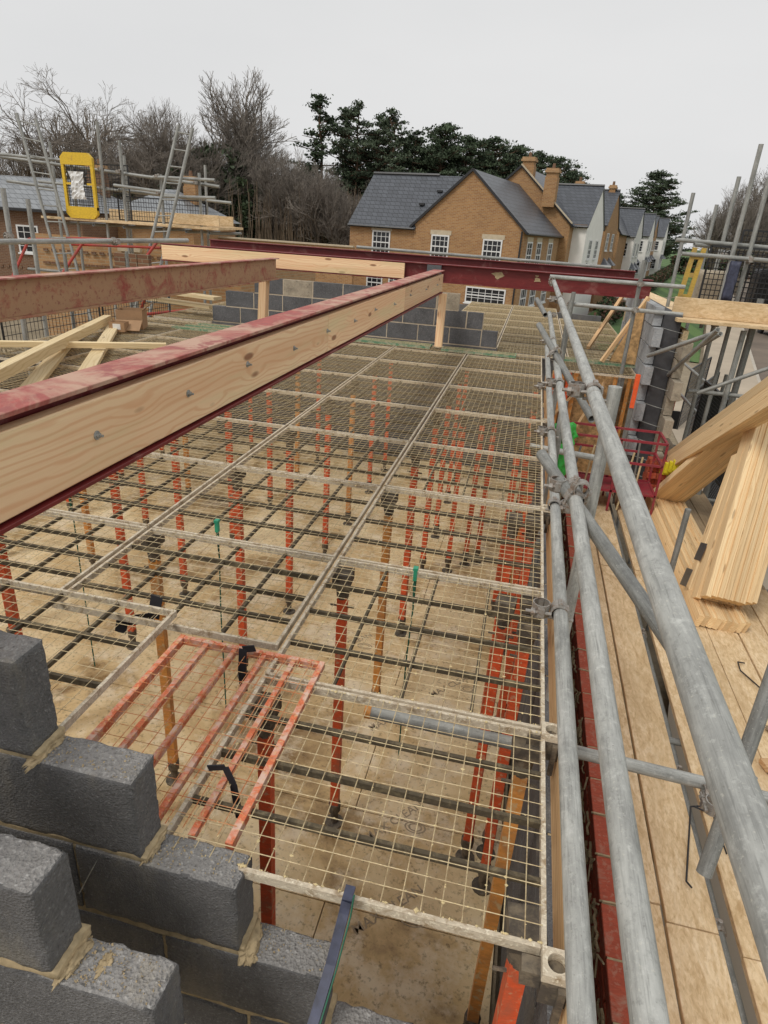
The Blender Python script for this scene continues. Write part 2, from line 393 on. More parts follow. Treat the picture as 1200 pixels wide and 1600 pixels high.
def floor_mat():
    m, n, p = nodes('wet_chipboard')
    v = coords(n, (1,1,1), world=True); f = nz(n, v, 1.1, 8, .65, .8); g = nz(n, v, 38, 5, .7); k = nz(n, v, 3.5, 6, .7)
    a = ramp(n, f, [(.36, (.27, .165, .065)), (.47, (.62, .44, .22)), (.62, (.82, .65, .39))])
    a = mix(n, ramp(n, k, [(.5, (0,)*3), (.64, (.7,)*3)]), a, (.84, .72, .53))
    a = mix(n, ramp(n, g, [(.54, (0,)*3), (.70, (.75,)*3)]), a, (.17, .11, .05))
    L(n, a, p.inputs['Base Color']); L(n, ramp(n, f, [(.36, (.24,)*3), (.46, (.8,)*3)]), p.inputs['Roughness'])
    bump(n, g, p, .001, .4); return m
def osb_board_mat():
    m, n, p = nodes('chip_scaffold_board')
    v = coords(n, (2.0, 6, 6)); f = nz(n, v, 2.2, 8, .7, 1.5); g = nz(n, coords(n, (30, 70, 70)), 1, 4, .7)
    k = nz(n, coords(n, (.6, 1.5, 1.5)), 1.2, 4)
    a = ramp(n, f, [(.34, (.50, .33, .16)), (.5, (.70, .51, .29)), (.68, (.82, .65, .43))])
    a = mix(n, ramp(n, g, [(.5, (0,)*3), (.7, (.45,)*3)]), a, (.34, .20, .08))
    vo = N(n, 'ShaderNodeTexVoronoi'); vo.inputs['Scale'].default_value = 1; L(n, coords(n, (28, 75, 75)), vo.inputs[0])
    sc_ = N(n, 'ShaderNodeSeparateColor'); L(n, vo.outputs['Color'], sc_.inputs[0])
    a = mix(n, .20, a, ramp(n, sc_.outputs[0], [(.1, (.42, .28, .14)), (.9, (.92, .76, .52))]))
    a = mix(n, ramp(n, k, [(.5, (0,)*3), (.7, (.5,)*3)]), a, (.44, .31, .17))
    L(n, a, p.inputs['Base Color']); p.inputs['Roughness'].default_value = .85; bump(n, g, p, .0015, .5); return m
M['ground'] = ground_mat(); M['grass'] = grass_mat(); M['ply_floor'] = floor_mat(); M['osb_board'] = osb_board_mat()
M['road'] = plain('road_surface', (.155, .12, .09), .85, 0, .25, .4)
M['pavement'] = plain('pavement_dusty', (.40, .335, .255), .9, 0, .15, .5)
M['kerb'] = plain('kerb_concrete', (.42, .38, .32), .9, 0, .1, 2)
M['board'] = M['osb_board']

# ------------------------------------------------------------------ setting: ground, street, floor under the deck
G = -5.2
TH = R(12.794)                                  # the street runs 12.8 degrees to the right of the building
STREET = Matrix.Rotation(-TH, 4, 'Z')
def SW(u, v, z=0.0): return STREET @ Vector((u, v, z))
def sheet(name, pts, z, mat, kind='structure', world=None):
    o = mk(name, [(x, y, z) for x, y in pts], [tuple(range(len(pts)))], mat, None, world or Matrix())
    return tag(o, kind=kind)
sheet('ground', [(-1500,-200),(1500,-200),(1500,2500),(-1500,2500)], G, M['ground'])
def ZG(v): return G + .0125*max(0, min(v, 420)-34)
def strip(name, u0, u1, mat, dz, vs=(-30, 34, 120, 420)):
    p = []; f = []
    for v in vs: p += [(u0, v, ZG(v)+dz), (u1, v, ZG(v)+dz)]
    for k in range(len(vs)-1): f.append((2*k, 2*k+1, 2*k+3, 2*k+2))
    return tag(mk(name, p, f, mat, None, STREET.copy()), kind='structure')
strip('grass_verge', -7.4, .6, M['grass'], .03, (36, 50, 120, 420))
strip('lawn', -60, -7.41, M['grass'], .03, (58, 120, 420))
strip('pavement', .75, 3.0, M['pavement'], .15)
strip('road', 3.14, 10.0, M['road'], .04)
strip('far_verge', 10.2, 90, M['grass'], .035)
for u in (3.0, 10.02):
    p = []; f = []
    vs = (-30, 34, 120, 420)
    for v in vs: p += [(u, v, ZG(v)), (u, v, ZG(v)+.155), (u+.135, v, ZG(v)+.155), (u+.135, v, ZG(v))]
    for k in range(3):
        for q in range(3): f.append((4*k+q, 4*k+q+1, 4*k+q+5, 4*k+q+4))
    tag(mk('kerb', p, f, M['kerb'], None, STREET.copy()), kind='structure')
# a dusty drive joining the road at the right
sheet('driveway', [(4.5,15),(13,22),(12.2,34),(9.0,30),(5,24)], G+.02, M['pavement'])

FL = -3.22
fl = MB(); fl.box((-9.0, .2, FL-.30), (.30, 16.5, FL-.025)); floor = tag(fl.make('floor', M['ground']), kind='structure')
x0s = [-9.0, -6.6, -4.2, -1.8]
fm = None; panels = {}
for j in range(26):
    y0 = .35 + j*.6; off = (j % 2)*1.2
    for i in range(5):
        xa = max(-9.0, -10.2+off+i*2.4); xb = min(.28, -10.2+off+(i+1)*2.4)
        if xb-xa < .1: continue
        b = MB(); b.box((-(xb-xa)/2+.003, -.297, -.011), ((xb-xa)/2-.003, .297, .011))
        panels[(i, j)] = b.make('floor_panel', M['ply_floor'], floor, Matrix.Translation(((xa+xb)/2, y0+.3, FL-.011)), local=True)
def letters(txt, p, size, rot, parent, mat, name='printed_text', extr=0.0, world=None):
    cu = bpy.data.curves.new(name, 'FONT'); cu.body = txt; cu.size = size; cu.align_x = 'LEFT'; cu.extrude = extr; cu.offset = size*.01
    tmp = bpy.data.objects.new(name, cu); COL.objects.link(tmp)
    dg = bpy.context.evaluated_depsgraph_get(); me = bpy.data.meshes.new_from_object(tmp.evaluated_get(dg))
    bpy.data.objects.remove(tmp); me.materials.clear(); me.materials.append(mat)
    o = bpy.data.objects.new(name, me)
    W_ = world if world is not None else Matrix.Translation(Vector(p)) @ Matrix.Rotation(rot, 4, 'Z')
    return link(o, W_, parent)
ink = plain('faded_floor_print', (.36, .28, .185), .8, 0, .3, 30)
fp = panels[(3, 3)]
for (x, y, a, t) in ((-.47, 2.55, R(51), 'MAX CLEAN'), (-.40, 2.02, R(47), 'MAX CLEAN'), (-.66, 3.42, R(50), 'MAX CLEAN'), (-.30, 3.9, R(50), 'MAX CLEAN'), (-1.2, 4.2, R(50), 'MAX CLEAN')):
    letters(t, (x, y, FL+.002), .078, a, fp, ink)
    lg = MB()
    cx, cy = x+math.cos(a-.28)*.30, y+math.sin(a-.28)*.30
    for rr in (.052, .034):
        for k in range(18):
            a0, a1 = 2*math.pi*k/18, 2*math.pi*(k+1)/18
            q = [(cx+math.cos(t_)*r_*1.25, cy+math.sin(t_)*r_*.8, FL+.002) for r_, t_ in ((rr, a0), (rr, a1), (rr-.008, a1), (rr-.008, a0))]
            lg.add(q, [(0,1,2,3)])
    lg.make('printed_logo', ink, fp)

# ------------------------------------------------------------------ block walls in the foreground
def rough_block(name, x0, x1, y0, y1, z0, z1, mat, parent, seed, amp=.0009, topamp=.003, cuts=15, mats=None):
    bm = bmesh.new(); bmesh.ops.create_cube(bm, size=1.0)
    bmesh.ops.subdivide_edges(bm, edges=bm.edges[:], cuts=cuts, use_grid_fill=True)
    sx, sy, sz = x1-x0, y1-y0, z1-z0
    for v in bm.verts:
        p = Vector((v.co.x*sx, v.co.y*sy, v.co.z*sz))
        e = [abs(abs(v.co.x)-.5) < 1e-4, abs(abs(v.co.y)-.5) < 1e-4, abs(abs(v.co.z)-.5) < 1e-4]
        n = Vector((math.copysign(1, v.co.x)*e[0], math.copysign(1, v.co.y)*e[1], math.copysign(1, v.co.z)*e[2]))
        q = p*38+Vector((seed*3.7, seed*1.3, 0)); t = noise.noise(q); t2 = noise.noise(p*120+Vector((seed, 0, 0)))
        a = topamp if (e[2] and v.co.z > 0) else amp
        d = a*(t*.7+t2*.6)
        if sum(e) >= 2: d -= .0008+max(0, noise.noise(q*1.4)-.15)*.012*(sum(e)-1)
        v.co = p+n*d
    me = bpy.data.meshes.new(name); bm.to_mesh(me); bm.free()
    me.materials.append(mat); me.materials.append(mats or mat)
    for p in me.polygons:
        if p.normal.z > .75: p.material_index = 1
        p.use_smooth = True
    o = bpy.data.objects.new(name, me)
    return link(o, Matrix.Translation(((x0+x1)/2, (y0+y1)/2, (z0+z1)/2)), parent)
def mortar_bed(x0, x1, y0, y1, z0, z1, parent, seed, amp=.005, name='mortar'):
    bm = bmesh.new(); bmesh.ops.create_cube(bm, size=1.0)
    bmesh.ops.subdivide_edges(bm, edges=bm.edges[:], cuts=13, use_grid_fill=True)
    for v in bm.verts:
        p = Vector((v.co.x*(x1-x0), v.co.y*(y1-y0), v.co.z*(z1-z0)))
        n = noise.noise_vector(p*45+Vector((seed, seed, 0)))
        v.co = p+Vector((n.x*amp*.6, n.y*amp, n.z*amp*.5))
    me = bpy.data.meshes.new(name); bm.to_mesh(me); bm.free(); me.materials.append(M['mortar'])
    me.polygons.foreach_set('use_smooth', [True]*len(me.polygons))
    return link(bpy.data.objects.new(name, me), Matrix.Translation(((x0+x1)/2, (y0+y1)/2, (z0+z1)/2)), parent)
def lump(p, r, parent, seed, flat=.5, name='mortar', rg=1.0):
    bm = bmesh.new(); bmesh.ops.create_icosphere(bm, subdivisions=4, radius=1)
    for v in bm.verts:
        q = v.co.copy(); k = 1+.6*noise.noise(q*1.8+Vector((seed, 0, 0)))+rg*(.45*noise.noise(q*4+Vector((0, seed, 0)))+.35*noise.noise(q*11))
        v.co = Vector((q.x*r[0]*k, q.y*r[1]*k, q.z*r[2]*k))
    me = bpy.data.meshes.new(name); bm.to_mesh(me); bm.free(); me.materials.append(M['mortar'])
    me.polygons.foreach_set('use_smooth', [True]*len(me.polygons))
    return link(bpy.data.objects.new(name, me), Matrix.Translation(Vector(p)), parent)
rear = thing('block_wall', 'racked-back dark block wall at the lower left, rear leaf beside the mesh deck', 'block wall', (-1.2, 1.0, -2.5), 'near cavity wall leaves')
YA, YB = .957, 1.055
rows = [(-1.195, -.925, -1.0), (-1.458, -1.210, -.742), (-1.708, -1.472, -.49), (-1.958, -1.728, -.262), (-2.21, -1.975, -.03), (-2.46, -2.225, .22)]
sd = 1
for i, (z0, z1, xr) in enumerate(rows):
    x = xr
    for k in range(4):
        rough_block('block', x-.438, x, YA+random.uniform(-.002,.003), YB, z0, z1, M['block'], rear, sd, topamp=.0042, cuts=17 if k == 0 else 9, mats=M['block_top']); sd += 1
        x -= .438
        mortar_bed(x-.010, x, YA+.006, YB-.004, z0, z1-.004, rear, sd, .003); x -= .010
    if i: 
        rr = rows[i-1][2]
        mortar_bed(rr-1.7, rr+.012, YA+.004, YB+.004, z1-.002, rows[i-1][0]+.003, rear, sd*1.7, .007)
b = MB(); b.box((-6.0, .962, FL), (.30, 1.05, -2.475)); b.box((-6.0, .962, -2.47), (-2.55, 1.05, -1.60)); b.make('wall_base', M['block'], rear)  # base and left extension, added to darken the floor under the deck
lump((-.480, 1.0, -1.722), (.028, .048, .008), rear, 3, rg=.6); lump((-.462, .965, -1.728), (.018, .02, .006), rear, 8)
lump((-.998, 1.0, -1.208), (.018, .055, .005), rear, 5); lump((-.735, 1.01, -1.466), (.014, .045, .005), rear, 6)
def crumbs(parent, boxes, n, seed):
    rnd = random.Random(seed); b = MB()
    for _ in range(n):
        x0, x1, y0, y1, z = rnd.choice(boxes); c = Vector((x0+(x1-x0)*rnd.random()**2.2, rnd.uniform(y0, y1), z+.001)); r_ = rnd.uniform(.0012, .0042)
        e = [Vector((rnd.gauss(0,1), rnd.gauss(0,1), rnd.gauss(0,.7))).normalized()*r_*rnd.uniform(.6,1.3) for _ in range(4)]
        b.add([c+e[0], c+e[1], c+e[2], c+Vector((0,0,r_)), c-e[0]*.8], [(0,1,3),(1,2,3),(2,0,3),(4,1,3),(4,2,3)])
    b.make('mortar_crumbs', M['mortar'], parent)['kind'] = 'stuff'
crumbs(rear, [(-.99,-.75,.965,1.05,-1.209), (-.735,-.50,.965,1.05,-1.471), (-.485,-.27,.965,1.05,-1.727)], 420, 9)
front = thing('block_wall', 'lower block wall in front of the first at the bottom left corner, front leaf', 'block wall', (-1.2, .7, -2.5), 'near cavity wall leaves')
for i, (z0, z1, xr) in enumerate([(-1.43, -1.186, -.757), (-1.69, -1.450, -.53), (-1.94, -1.705, -.30)]):
    x = xr
    for k in range(2):
        rough_block('block', x-.438, x, .66, .762, z0, z1, M['block'], front, sd+40, topamp=.006, cuts=19, mats=M['block_top']); sd += 1
        x -= .438; mortar_bed(x-.010, x, .666, .758, z0, z1-.004, front, sd, .003); x -= .01
    if i: mortar_bed(-1.6, [-.757, -.53][i-1]+.014, .664, .768, z1-.002, [-1.43, -1.69][i-1]+.003, front, sd*2.1, .008)
lump((-.745, .71, -1.447), (.018, .045, .007), front, 11); lump((-.675, .715, -1.451), (.012, .024, .004), front, 17)
crumbs(front, [(-.75,-.54,.668,.755,-1.449)], 260, 12)
ties = MB(); ties.path([(-.853, .957, -1.474), (-.90, .955, -1.57), (-.935, .951, -1.645)], .0016); 
tag(ties.make('wall_tie', M['galv']), 'thin wire wall tie hanging down the face of the rear block wall', 'wall tie')

# ------------------------------------------------------------------ safety deck panels
DZ = -1.47
COLX = {0: (-.735, .245), 1: (-1.735, -.755), 2: (-2.74, -1.755), 3: (-3.745, -2.76), 4: (-4.75, -3.765), 5: (-5.75, -4.77), 6: (-6.75, -5.77)}
ROWS = [1.0, 1.73, 2.66, 3.66, 4.64, 5.72, 6.76, 7.80, 8.72, 9.20]
COLN = {0: 'column beside the rails', 1: 'second column from the rails', 2: 'third column from the rails', 3: 'fourth column from the rails',
        4: 'fifth column from the rails', 5: 'sixth column from the rails', 6: 'outermost left column'}
ORD = ['nearest', 'second nearest', 'third', 'fourth', 'fifth', 'sixth', 'seventh', 'eighth', 'ninth', 'tenth', 'eleventh', 'twelfth', 'thirteenth', 'fourteenth', 'fifteenth', 'sixteenth', 'seventeenth', 'eighteenth', 'nineteenth', 'twentieth']
meshcache = {}
def panel_parts(Lx, Ly, style, crumbs, var):
    key = (round(Lx, 3), round(Ly, 3), style, crumbs, var)
    if key in meshcache: return meshcache[key]
    rnd = random.Random(zlib.crc32(repr(key).encode()))
    fr = {'std': M['panel_frame'], 'org': M['orange_frame'], 'grn': M['green_frame']}[style]
    wr = M['wire_orange'] if style == 'org' else M['wire']
    t, hgt = (.020, .030) if style == 'org' else (.0125, .028)
    parts = []
    def P(name, b, mat, sm=False): parts.append((name, b.make(name, mat, None, Matrix(), sm, local=True)))
    for sx in (0, 1):
        b = MB(); x = 0 if sx == 0 else Lx-t
        b.box((x, 0, -hgt), (x+t, Ly, 0)); P('frame_bar', b, fr)
    for sy in ((1,) if style == 'org' else (0, 1)):
        b = MB(); y = 0 if sy == 0 else Ly-t
        b.box((t+.001, y, -hgt), (Lx-t-.001, y+t, -.001)); P('frame_bar', b, fr)
    cb = fr if style != 'std' else M['panel_bar']
    if style == 'org':
        for k in range(1, 5):
            x = Lx*k/5; b = MB(); b.box((x-.009, 0, -.026), (x+.009, Ly-t, -.005)); P('stiffener', b, fr)
    else:
        nb = 3 if Ly > .5 else 1
        for k in range(1, nb+1):
            y = Ly*k/(nb+1); b = MB(); b.box((t, y-.0065, -.030), (Lx-t, y+.0065, -.008)); P('stiffener', b, cb)
        if var % 2:
            for k in (1, 2, 3):
                x = Lx*k/4; b = MB(); b.box((x-.006, t, -.0285), (x+.006, Ly-t, -.0125)); P('stiffener', b, cb)
    b = MB(); r = .0015
    nx = int(round(Lx/.05)); ny = int(round(Ly/.05))
    seg = 4
    def wire(a, c, hor):
        ph = rnd.uniform(0, 6); amp = rnd.uniform(0, .0022); pts = []
        for s in range(seg+1):
            q = a.lerp(c, s/seg); d = amp*math.sin(ph+s*1.3)
            q += Vector((0, d, 0)) if hor else Vector((d, 0, 0)); q.z += rnd.uniform(-.001, .001); pts.append(q)
        for p, q in zip(pts, pts[1:]): b.prism(p, q, r, r, 4, 0, caps=False)
    for i in range(1, nx):
        x = Lx*i/nx; wire(Vector((x, .01, .0015)), Vector((x, Ly-.01, .0015)), False)
    for j in range(1, ny):
        y = Ly*j/ny; wire(Vector((.01, y, .0045)), Vector((Lx-.01, y, .0045)), True)
    P('wire_mesh', b, wr)
    if crumbs:
        b = MB()
        for k in range(crumbs):
            i = rnd.randint(1, nx-1); j = rnd.randint(1, ny-1)
            if rnd.random() < .5: c = Vector((Lx*i/nx, rnd.uniform(.02, Ly-.02), .003))
            else: c = Vector((rnd.uniform(.02, Lx-.02), Ly*j/ny, .005))
            if rnd.random() < .35: c = Vector((rnd.uniform(0, Lx), rnd.choice((.012, Ly-.012)), .002))
            s = rnd.uniform(.0011, .0026)*rnd.choice((1, 1, 1, 1.6)); e1 = Vector((s*rnd.uniform(.7,2.2), 0, 0)); e2 = Vector((0, s*rnd.uniform(.7,2.2), 0)); e3 = Vector((0, 0, s*.8))
            b.add([c+e1, c+e2, c-e1, c-e2, c+e3, c-e3], [(0,1,4),(1,2,4),(2,3,4),(3,0,4),(1,0,5),(2,1,5),(3,2,5),(0,3,5)])
        P('mortar_crumbs', b, M['crumb'])
    meshcache[key] = parts
    return parts
used_src = set()
def deck_panel(x0, y0, x1, y1, z, style, label, group, crumbs=0, var=0, rot=0.0):
    src = panel_parts(x1-x0, y1-y0, style, crumbs, var)
    t = thing('deck_grating', label, 'mesh panel', (x0, y0, z), group, rot)
    for name, o in src:
        W_ = WM[t].copy()
        if id(o) in used_src:
            c = share(o, name, W_, t)
        else:
            used_src.add(id(o)); o.parent = t; o.matrix_basis = Matrix(); WM[o] = W_; c = o
        if name in ('mortar_crumbs', 'wire_mesh'): c['kind'] = 'stuff'
    return t
GP = 'crusted steel mesh panels of the safety deck'
for c in range(6):
    rows_ = ROWS if c == 0 else ROWS[1:]
    n = 0
    for j in range(len(rows_)-1):
        y0, y1 = rows_[j], rows_[j+1]
        xa, xb = COLX[c]
        if c >= 1 and y0 < 1.8: y0 = 1.90 if c == 1 else 1.97
        if c >= 3 and y1 < (2.5+(c-3)*1.1): continue
        if c == 5 and y0 < 5.5: continue
        dz = random.uniform(-.004, .004)
        cr_ = 260 if (c == 0 and j < 2) else (150 if c < 3 and j < 4 else (60 if c < 3 else 0))
        deck_panel(xa, y0+.006, xb, y1-.006, DZ+dz, 'std', '%s crusted mesh panel in the %s' % (ORD[n], COLN[c]), GP, cr_, (c*2+j) % 2 if c == 0 else 1)
        n += 1
# beyond the far block wall and the bay at the right
n = 0
for yy in (9.22, 10.2, 11.2, 12.2, 13.2, 14.2, 15.2):
    for xx in (-1.40, -.40, .60):
        if yy > 14.0 and xx > .5: continue
        deck_panel(xx, yy, xx+.98, yy+.98, DZ, 'std', 'mesh deck panel beyond the far block wall, %s row out, %s' % (ORD[int(yy-9.1)], {-1.4: 'left', -.4: 'middle', .6: 'right'}[xx]), GP, 0, 1); n += 1
deck_panel(.45, 8.35, 1.40, 9.20, DZ, 'std', 'small mesh deck panel filling the bay beside the toothed block wall end', GP, 0, 1)
for k, (xx, yy) in enumerate(((-5.75, 9.4), (-5.75, 10.4), (-5.75, 11.4), (-5.75, 12.4), (-4.77, 10.4), (-4.77, 11.4))):
    deck_panel(xx, yy, xx+.98, yy+.98, DZ, 'std', 'mesh deck panel at the far left behind the muddy beam, %s of that patch' % ORD[k], GP, 0, 1)
# panel lapped on top at the near left, the orange infill, the green infill panels
deck_panel(-2.20, 1.02, -1.19, 1.94, DZ+.045, 'std', 'pale-edged mesh panel lapped over the deck behind the topmost dark block', GP, 60, 1)
deck_panel(-1.125, 1.062, -.548, 1.85, DZ+.005, 'org', 'bright orange infill panel with lengthwise bars lying on the mesh deck', None, 160, 0)
deck_panel(-2.40, 8.86, -1.27, 9.14, DZ+.03, 'grn', 'green infill panel on the deck left of the timber post at the far wall', 'green infill panels', 0, 0)
deck_panel(-1.10, 8.78, -.10, 9.06, DZ+.03, 'grn', 'green infill panel on the deck right of the timber post at the far wall', 'green infill panels', 0, 0)
deck_panel(.50, 8.95, 1.45, 9.18, DZ+.03, 'grn', 'green infill panel in the bay beside the toothed block wall end', 'green infill panels', 0, 0)
for k in range(3): deck_panel(-4.9+.12*k, 8.45+.16*k, -3.95+.12*k, 8.58+.16*k, DZ+.03+.01*k, 'grn', '%s narrow green infill piece left of the timber post under the muddy beam' % ORD[k], 'green infill panels', 0, 0)

# clip heads at the deck's right edge
def corner_head(x, y, label):
    t = thing('corner_bracket', label, 'bracket', (x, y, DZ), 'cast brackets along the deck edge')
    b = MB(); r, s = .022, .033
    n = 16; vs = []; z0, z1 = -.012, .012
    for z in (z0, z1):
        for k in range(n):
            a = 2*math.pi*k/n+math.pi/4; vs.append((r*math.cos(a), r*math.sin(a), z))
        for k in range(n):
            a = 2*math.pi*k/n+math.pi/4; m_ = max(abs(math.cos(a)), abs(math.sin(a))); vs.append((s*math.cos(a)/m_, s*math.sin(a)/m_, z))
    fs = []
    for k in range(n):
        k2 = (k+1) % n
        fs += [(2*n+k, 2*n+k2, 3*n+k2, 3*n+k)[::-1], (k, k2, n+k2, n+k), (n+k, n+k2, 3*n+k2, 3*n+k), (k2, k, 2*n+k, 2*n+k2)]
    b.add(vs, fs); b.make('bracket_collar', M['panel_frame'], t, local=True)
    b = MB(); b.box((-.030, -.030, -.09), (.030, .028, -.0125)); b.box((-.075, -.02, -.06), (-.031, .02, -.013))
    b.box((.006, -.045, -.14), (.022, -.031, -.02)); b.make('bracket_body', M['prop_dark'], t, local=True)
    return t
for k, y in enumerate((.972, 1.722, 3.66, 5.72)):
    corner_head(.266, y, ['square cast bracket with round hole at the near right corner of the deck', 'square cast bracket at the second joint along the deck edge', 'cast bracket at the fourth joint along the deck edge', 'cast bracket at the sixth joint along the deck edge'][k])

# ------------------------------------------------------------------ props under the deck
def make_prop(mat):
    t = thing('deck_prop', 'x', 'prop', (0, 0, FL))
    H = DZ-.045-FL
    b = MB(); s = .0235
    b.box((-s, -s, .13), (s, s, H-.14)); b.make('prop_tube', mat, t, local=True)
    b = MB(); b.prism((0,0,H-.15), (0,0,H-.06), .030, .040, 8); b.box((-.045,-.045,H-.06), (.045,.045,H-.005)); b.prism((-.06,0,H-.20), (.06,0,H-.20), .006, .006, 6); b.make('prop_head', M['prop_dark'], t, local=True)
    b = MB(); b.prism((0,0,.10), (0,0,.16), .034, .036, 8); b.prism((0,0,.012), (0,0,.10), .022, .022, 8); b.prism((0,0,0), (0,0,.010), .055, .055, 12); b.make('prop_foot', M['prop_dark'], t, local=True)
    return t
pr = {'red': make_prop(M['prop_red']), 'orange': make_prop(M['prop_orange'])}
used = set()
PX = {-.70: 'under the first joint from the rails', -1.745: 'under the second joint from the rails', -2.75: 'under the third joint from the rails', -3.79: 'under the fourth joint from the rails', -4.8: 'under the fifth joint from the rails', .20: 'along the right-hand wall', -5.8: 'under the sixth joint from the rails'}
prop_list = []
for x, ys in ((-.70, [(1.64,'red'),(2.63,'red'),(3.66,'orange'),(4.64,'red'),(5.80,'red'),(6.66,'red'),(7.75,'red'),(8.6,'red')]),
              (-1.745, [(2.66,'orange'),(3.72,'red'),(4.67,'red'),(5.78,'red'),(6.65,'orange'),(7.7,'red'),(8.6,'red')]),
              (-2.75, [(2.7,'red'),(3.80,'red'),(4.64,'red'),(5.7,'red'),(6.76,'red'),(7.7,'orange'),(8.6,'red')]),
              (-3.79, [(2.75,'red'),(3.72,'red'),(4.78,'orange'),(5.7,'red'),(6.68,'orange'),(7.8,'red'),(8.6,'red')]),
              (-4.8, [(4.7,'red'),(5.8,'red'),(6.8,'red'),(7.8,'red')]), (-5.8, [(5.8,'red'),(7.0,'orange')]),
              (.20, [(1.10,'red'),(1.72,'orange'),(2.45,'red'),(2.66,'red'),(3.62,'red'),(3.78,'orange'),(4.65,'red'),(5.3,'orange'),(5.75,'red'),(6.8,'red'),(7.8,'red')])):
    for k, (y, c) in enumerate(ys): prop_list.append((x, y, c, '%s %s deck prop from the near end %s' % (ORD[k] if k else 'nearest', c, PX[x])))
for k, (x, y, c) in enumerate(((-.45,5.9,'red'),(-.30,6.1,'red'),(-.18,6.2,'red'),(.09,2.6,'red'),(.08,3.6,'red'),(.06,5.2,'red'))):
    prop_list.append((x, y, c, '%s of the loose red props crowded beside the right-hand wall' % ORD[k]))
for x, y, c, lab in prop_list:
    r0 = pr[c]
    W_ = Matrix.Translation((x+random.uniform(-.01,.01), y, FL)) @ Matrix.Rotation(random.uniform(-.15,.15), 4, 'Z') @ Matrix.Rotation(random.uniform(-.008,.008), 4, 'X')
    if c not in used:
        used.add(c); first = r0
        for ch in list(r0.children): WM[ch] = W_ @ WM[r0].inverted() @ WM[ch]
        r0.matrix_basis = W_; WM[r0] = W_; o = r0
    else: o = copy_tree(r0, W_)
    tag(o, lab, 'prop', 'deck props standing on the floor')
# other floor clutter and the grey pipe under the deck
# ------------------------------------------------------------------ inner block leaf and red brick outer leaf along the right
inn = thing('block_wall', 'dark inner block wall under the right edge of the mesh deck', 'block wall', (.36, 4.5, FL))
b0 = MB(); b0.box((-.05, -.2175, -.1065), (.05, .2175, .1065)); src = None
for r_ in range(6):
    for k in range(18):
        y = .35+k*.4475+(r_ % 2)*.22
        if y > 8.1: continue
        W_ = Matrix.Translation((.362+random.uniform(-.002,.002), y, FL+.11+r_*.225))
        if src is None: src = b0.make('block', M['block'], inn, W_, local=True)
        else: share(src, 'block', W_, inn)
b = MB(); b.box((.320, .14, FL), (.404, 8.2, FL+6*.225-.012)); b.make('mortar', M['mortar'], inn)
edge = thing('edge_board', 'raw pine board on edge between the mesh deck and the left rail', 'timber', (.29, 2, -1.6))
for a_, e_ in ((.75, 2.55), (2.56, 5.1), (5.11, 8.2)): board('plank', (.318, a_, -1.585), (.318, e_, -1.585), .044, .20, M['pine'], edge)

bw_ = thing('brick_wall', 'red engineering brick outer wall running under the guard rails', 'brick wall', (.70, 4, G))
src = None
for r_ in range(6):
    for k in range(30):
        y = .25+k*.225+(r_ % 2)*.1125
        W_ = Matrix.Translation((.678+random.uniform(-.0015,.0015), y, -2.4925-.075*r_)) @ Matrix.Rotation(random.uniform(-.004,.004), 4, 'Z')
        if src is None:
            bb = bmesh.new(); bmesh.ops.create_cube(bb, size=1.0)
            for v in bb.verts: v.co = Vector((v.co.x*.1025, v.co.y*.215, v.co.z*.065))
            bmesh.ops.bevel(bb, geom=bb.edges[:], offset=.003, segments=1, affect='EDGES')
            me = bpy.data.meshes.new('brick'); bb.to_mesh(me); bb.free(); me.materials.append(M['brick_red'])
            src = link(bpy.data.objects.new('brick', me), W_, bw_)
        else: share(src, 'brick', W_, bw_)
b = MB(); b.box((.634, .15, -2.93), (.722, 6.95, -2.4645)); b.make('mortar', M['mortar'], bw_)
b = MB()
for k in range(29):
    y = .25+k*.225+.1125
    if random.random() < .55:
        pts = [Vector((.624, y+.004, -2.462)), Vector((.632, y, -2.456)), Vector((.67, y+random.uniform(-.006,.006), -2.457)), Vector((.727, y, -2.457))]
        b.path(pts, .0045, 5)
    if random.random() < .6:
        b.path([Vector((.622, y+random.uniform(-.02,.02), -2.475)), Vector((.612, y+random.uniform(-.05,.05), -2.52)), Vector((.61, y+random.uniform(-.06,.06), -2.58))], .0045, 5)
    for q in range(2):
        yy = y+random.uniform(-.1,.1); ww = [Vector((.625+random.uniform(-.012,.002), yy+.022*j, -2.535-.075*q+random.uniform(-.010,.008))) for j in range(7)]; b.path(ww, random.uniform(.004,.009), 6)
b.make('mortar_squeeze', M['mortar'], bw_)
bmesh_lower = MB(); bmesh_lower.box((.627, .15, G), (.729, 6.98, -2.935)); bmesh_lower.make('wall_base', M['redbrickwork'], bw_)

# ------------------------------------------------------------------ scaffold rails at the right
sc = thing('scaffold', 'galvanised tube guard rails, standards and braces along the right of the mesh deck', 'scaffold', (.3, 3, -2.9))
RT = .02415
def lerp(a, b, t): return tuple(a[i]+(b[i]-a[i])*t for i in range(3))
big0, big1 = (.277, .18, -.5065), (.222, 8.35, -.452)
mid0, mid1 = (.278, .10, -.898), (.222, 8.1, -.79)
lef0, lef1 = (.257, .10, -1.203), (.230, 7.3, -1.06)
tube('guard_rail', big0, lerp(big0, big1, .262), RT, M['galv'], sc, 28)
tube('guard_rail', lerp(big0, big1, .262), big1, RT*.985, M['galv'], sc, 22)
tube('guard_rail', mid0, lerp(mid0, mid1, .30), RT, M['galv'], sc, 28)
tube('guard_rail', lerp(mid0, mid1, .30), mid1, RT*.985, M['galv'], sc, 22)
tube('guard_rail', lef0, lerp(lef0, lef1, .31), RT, M['galv'], sc, 28)
tube('guard_rail', lerp(lef0, lef1, .31), lef1, RT*.985, M['galv'], sc, 22)
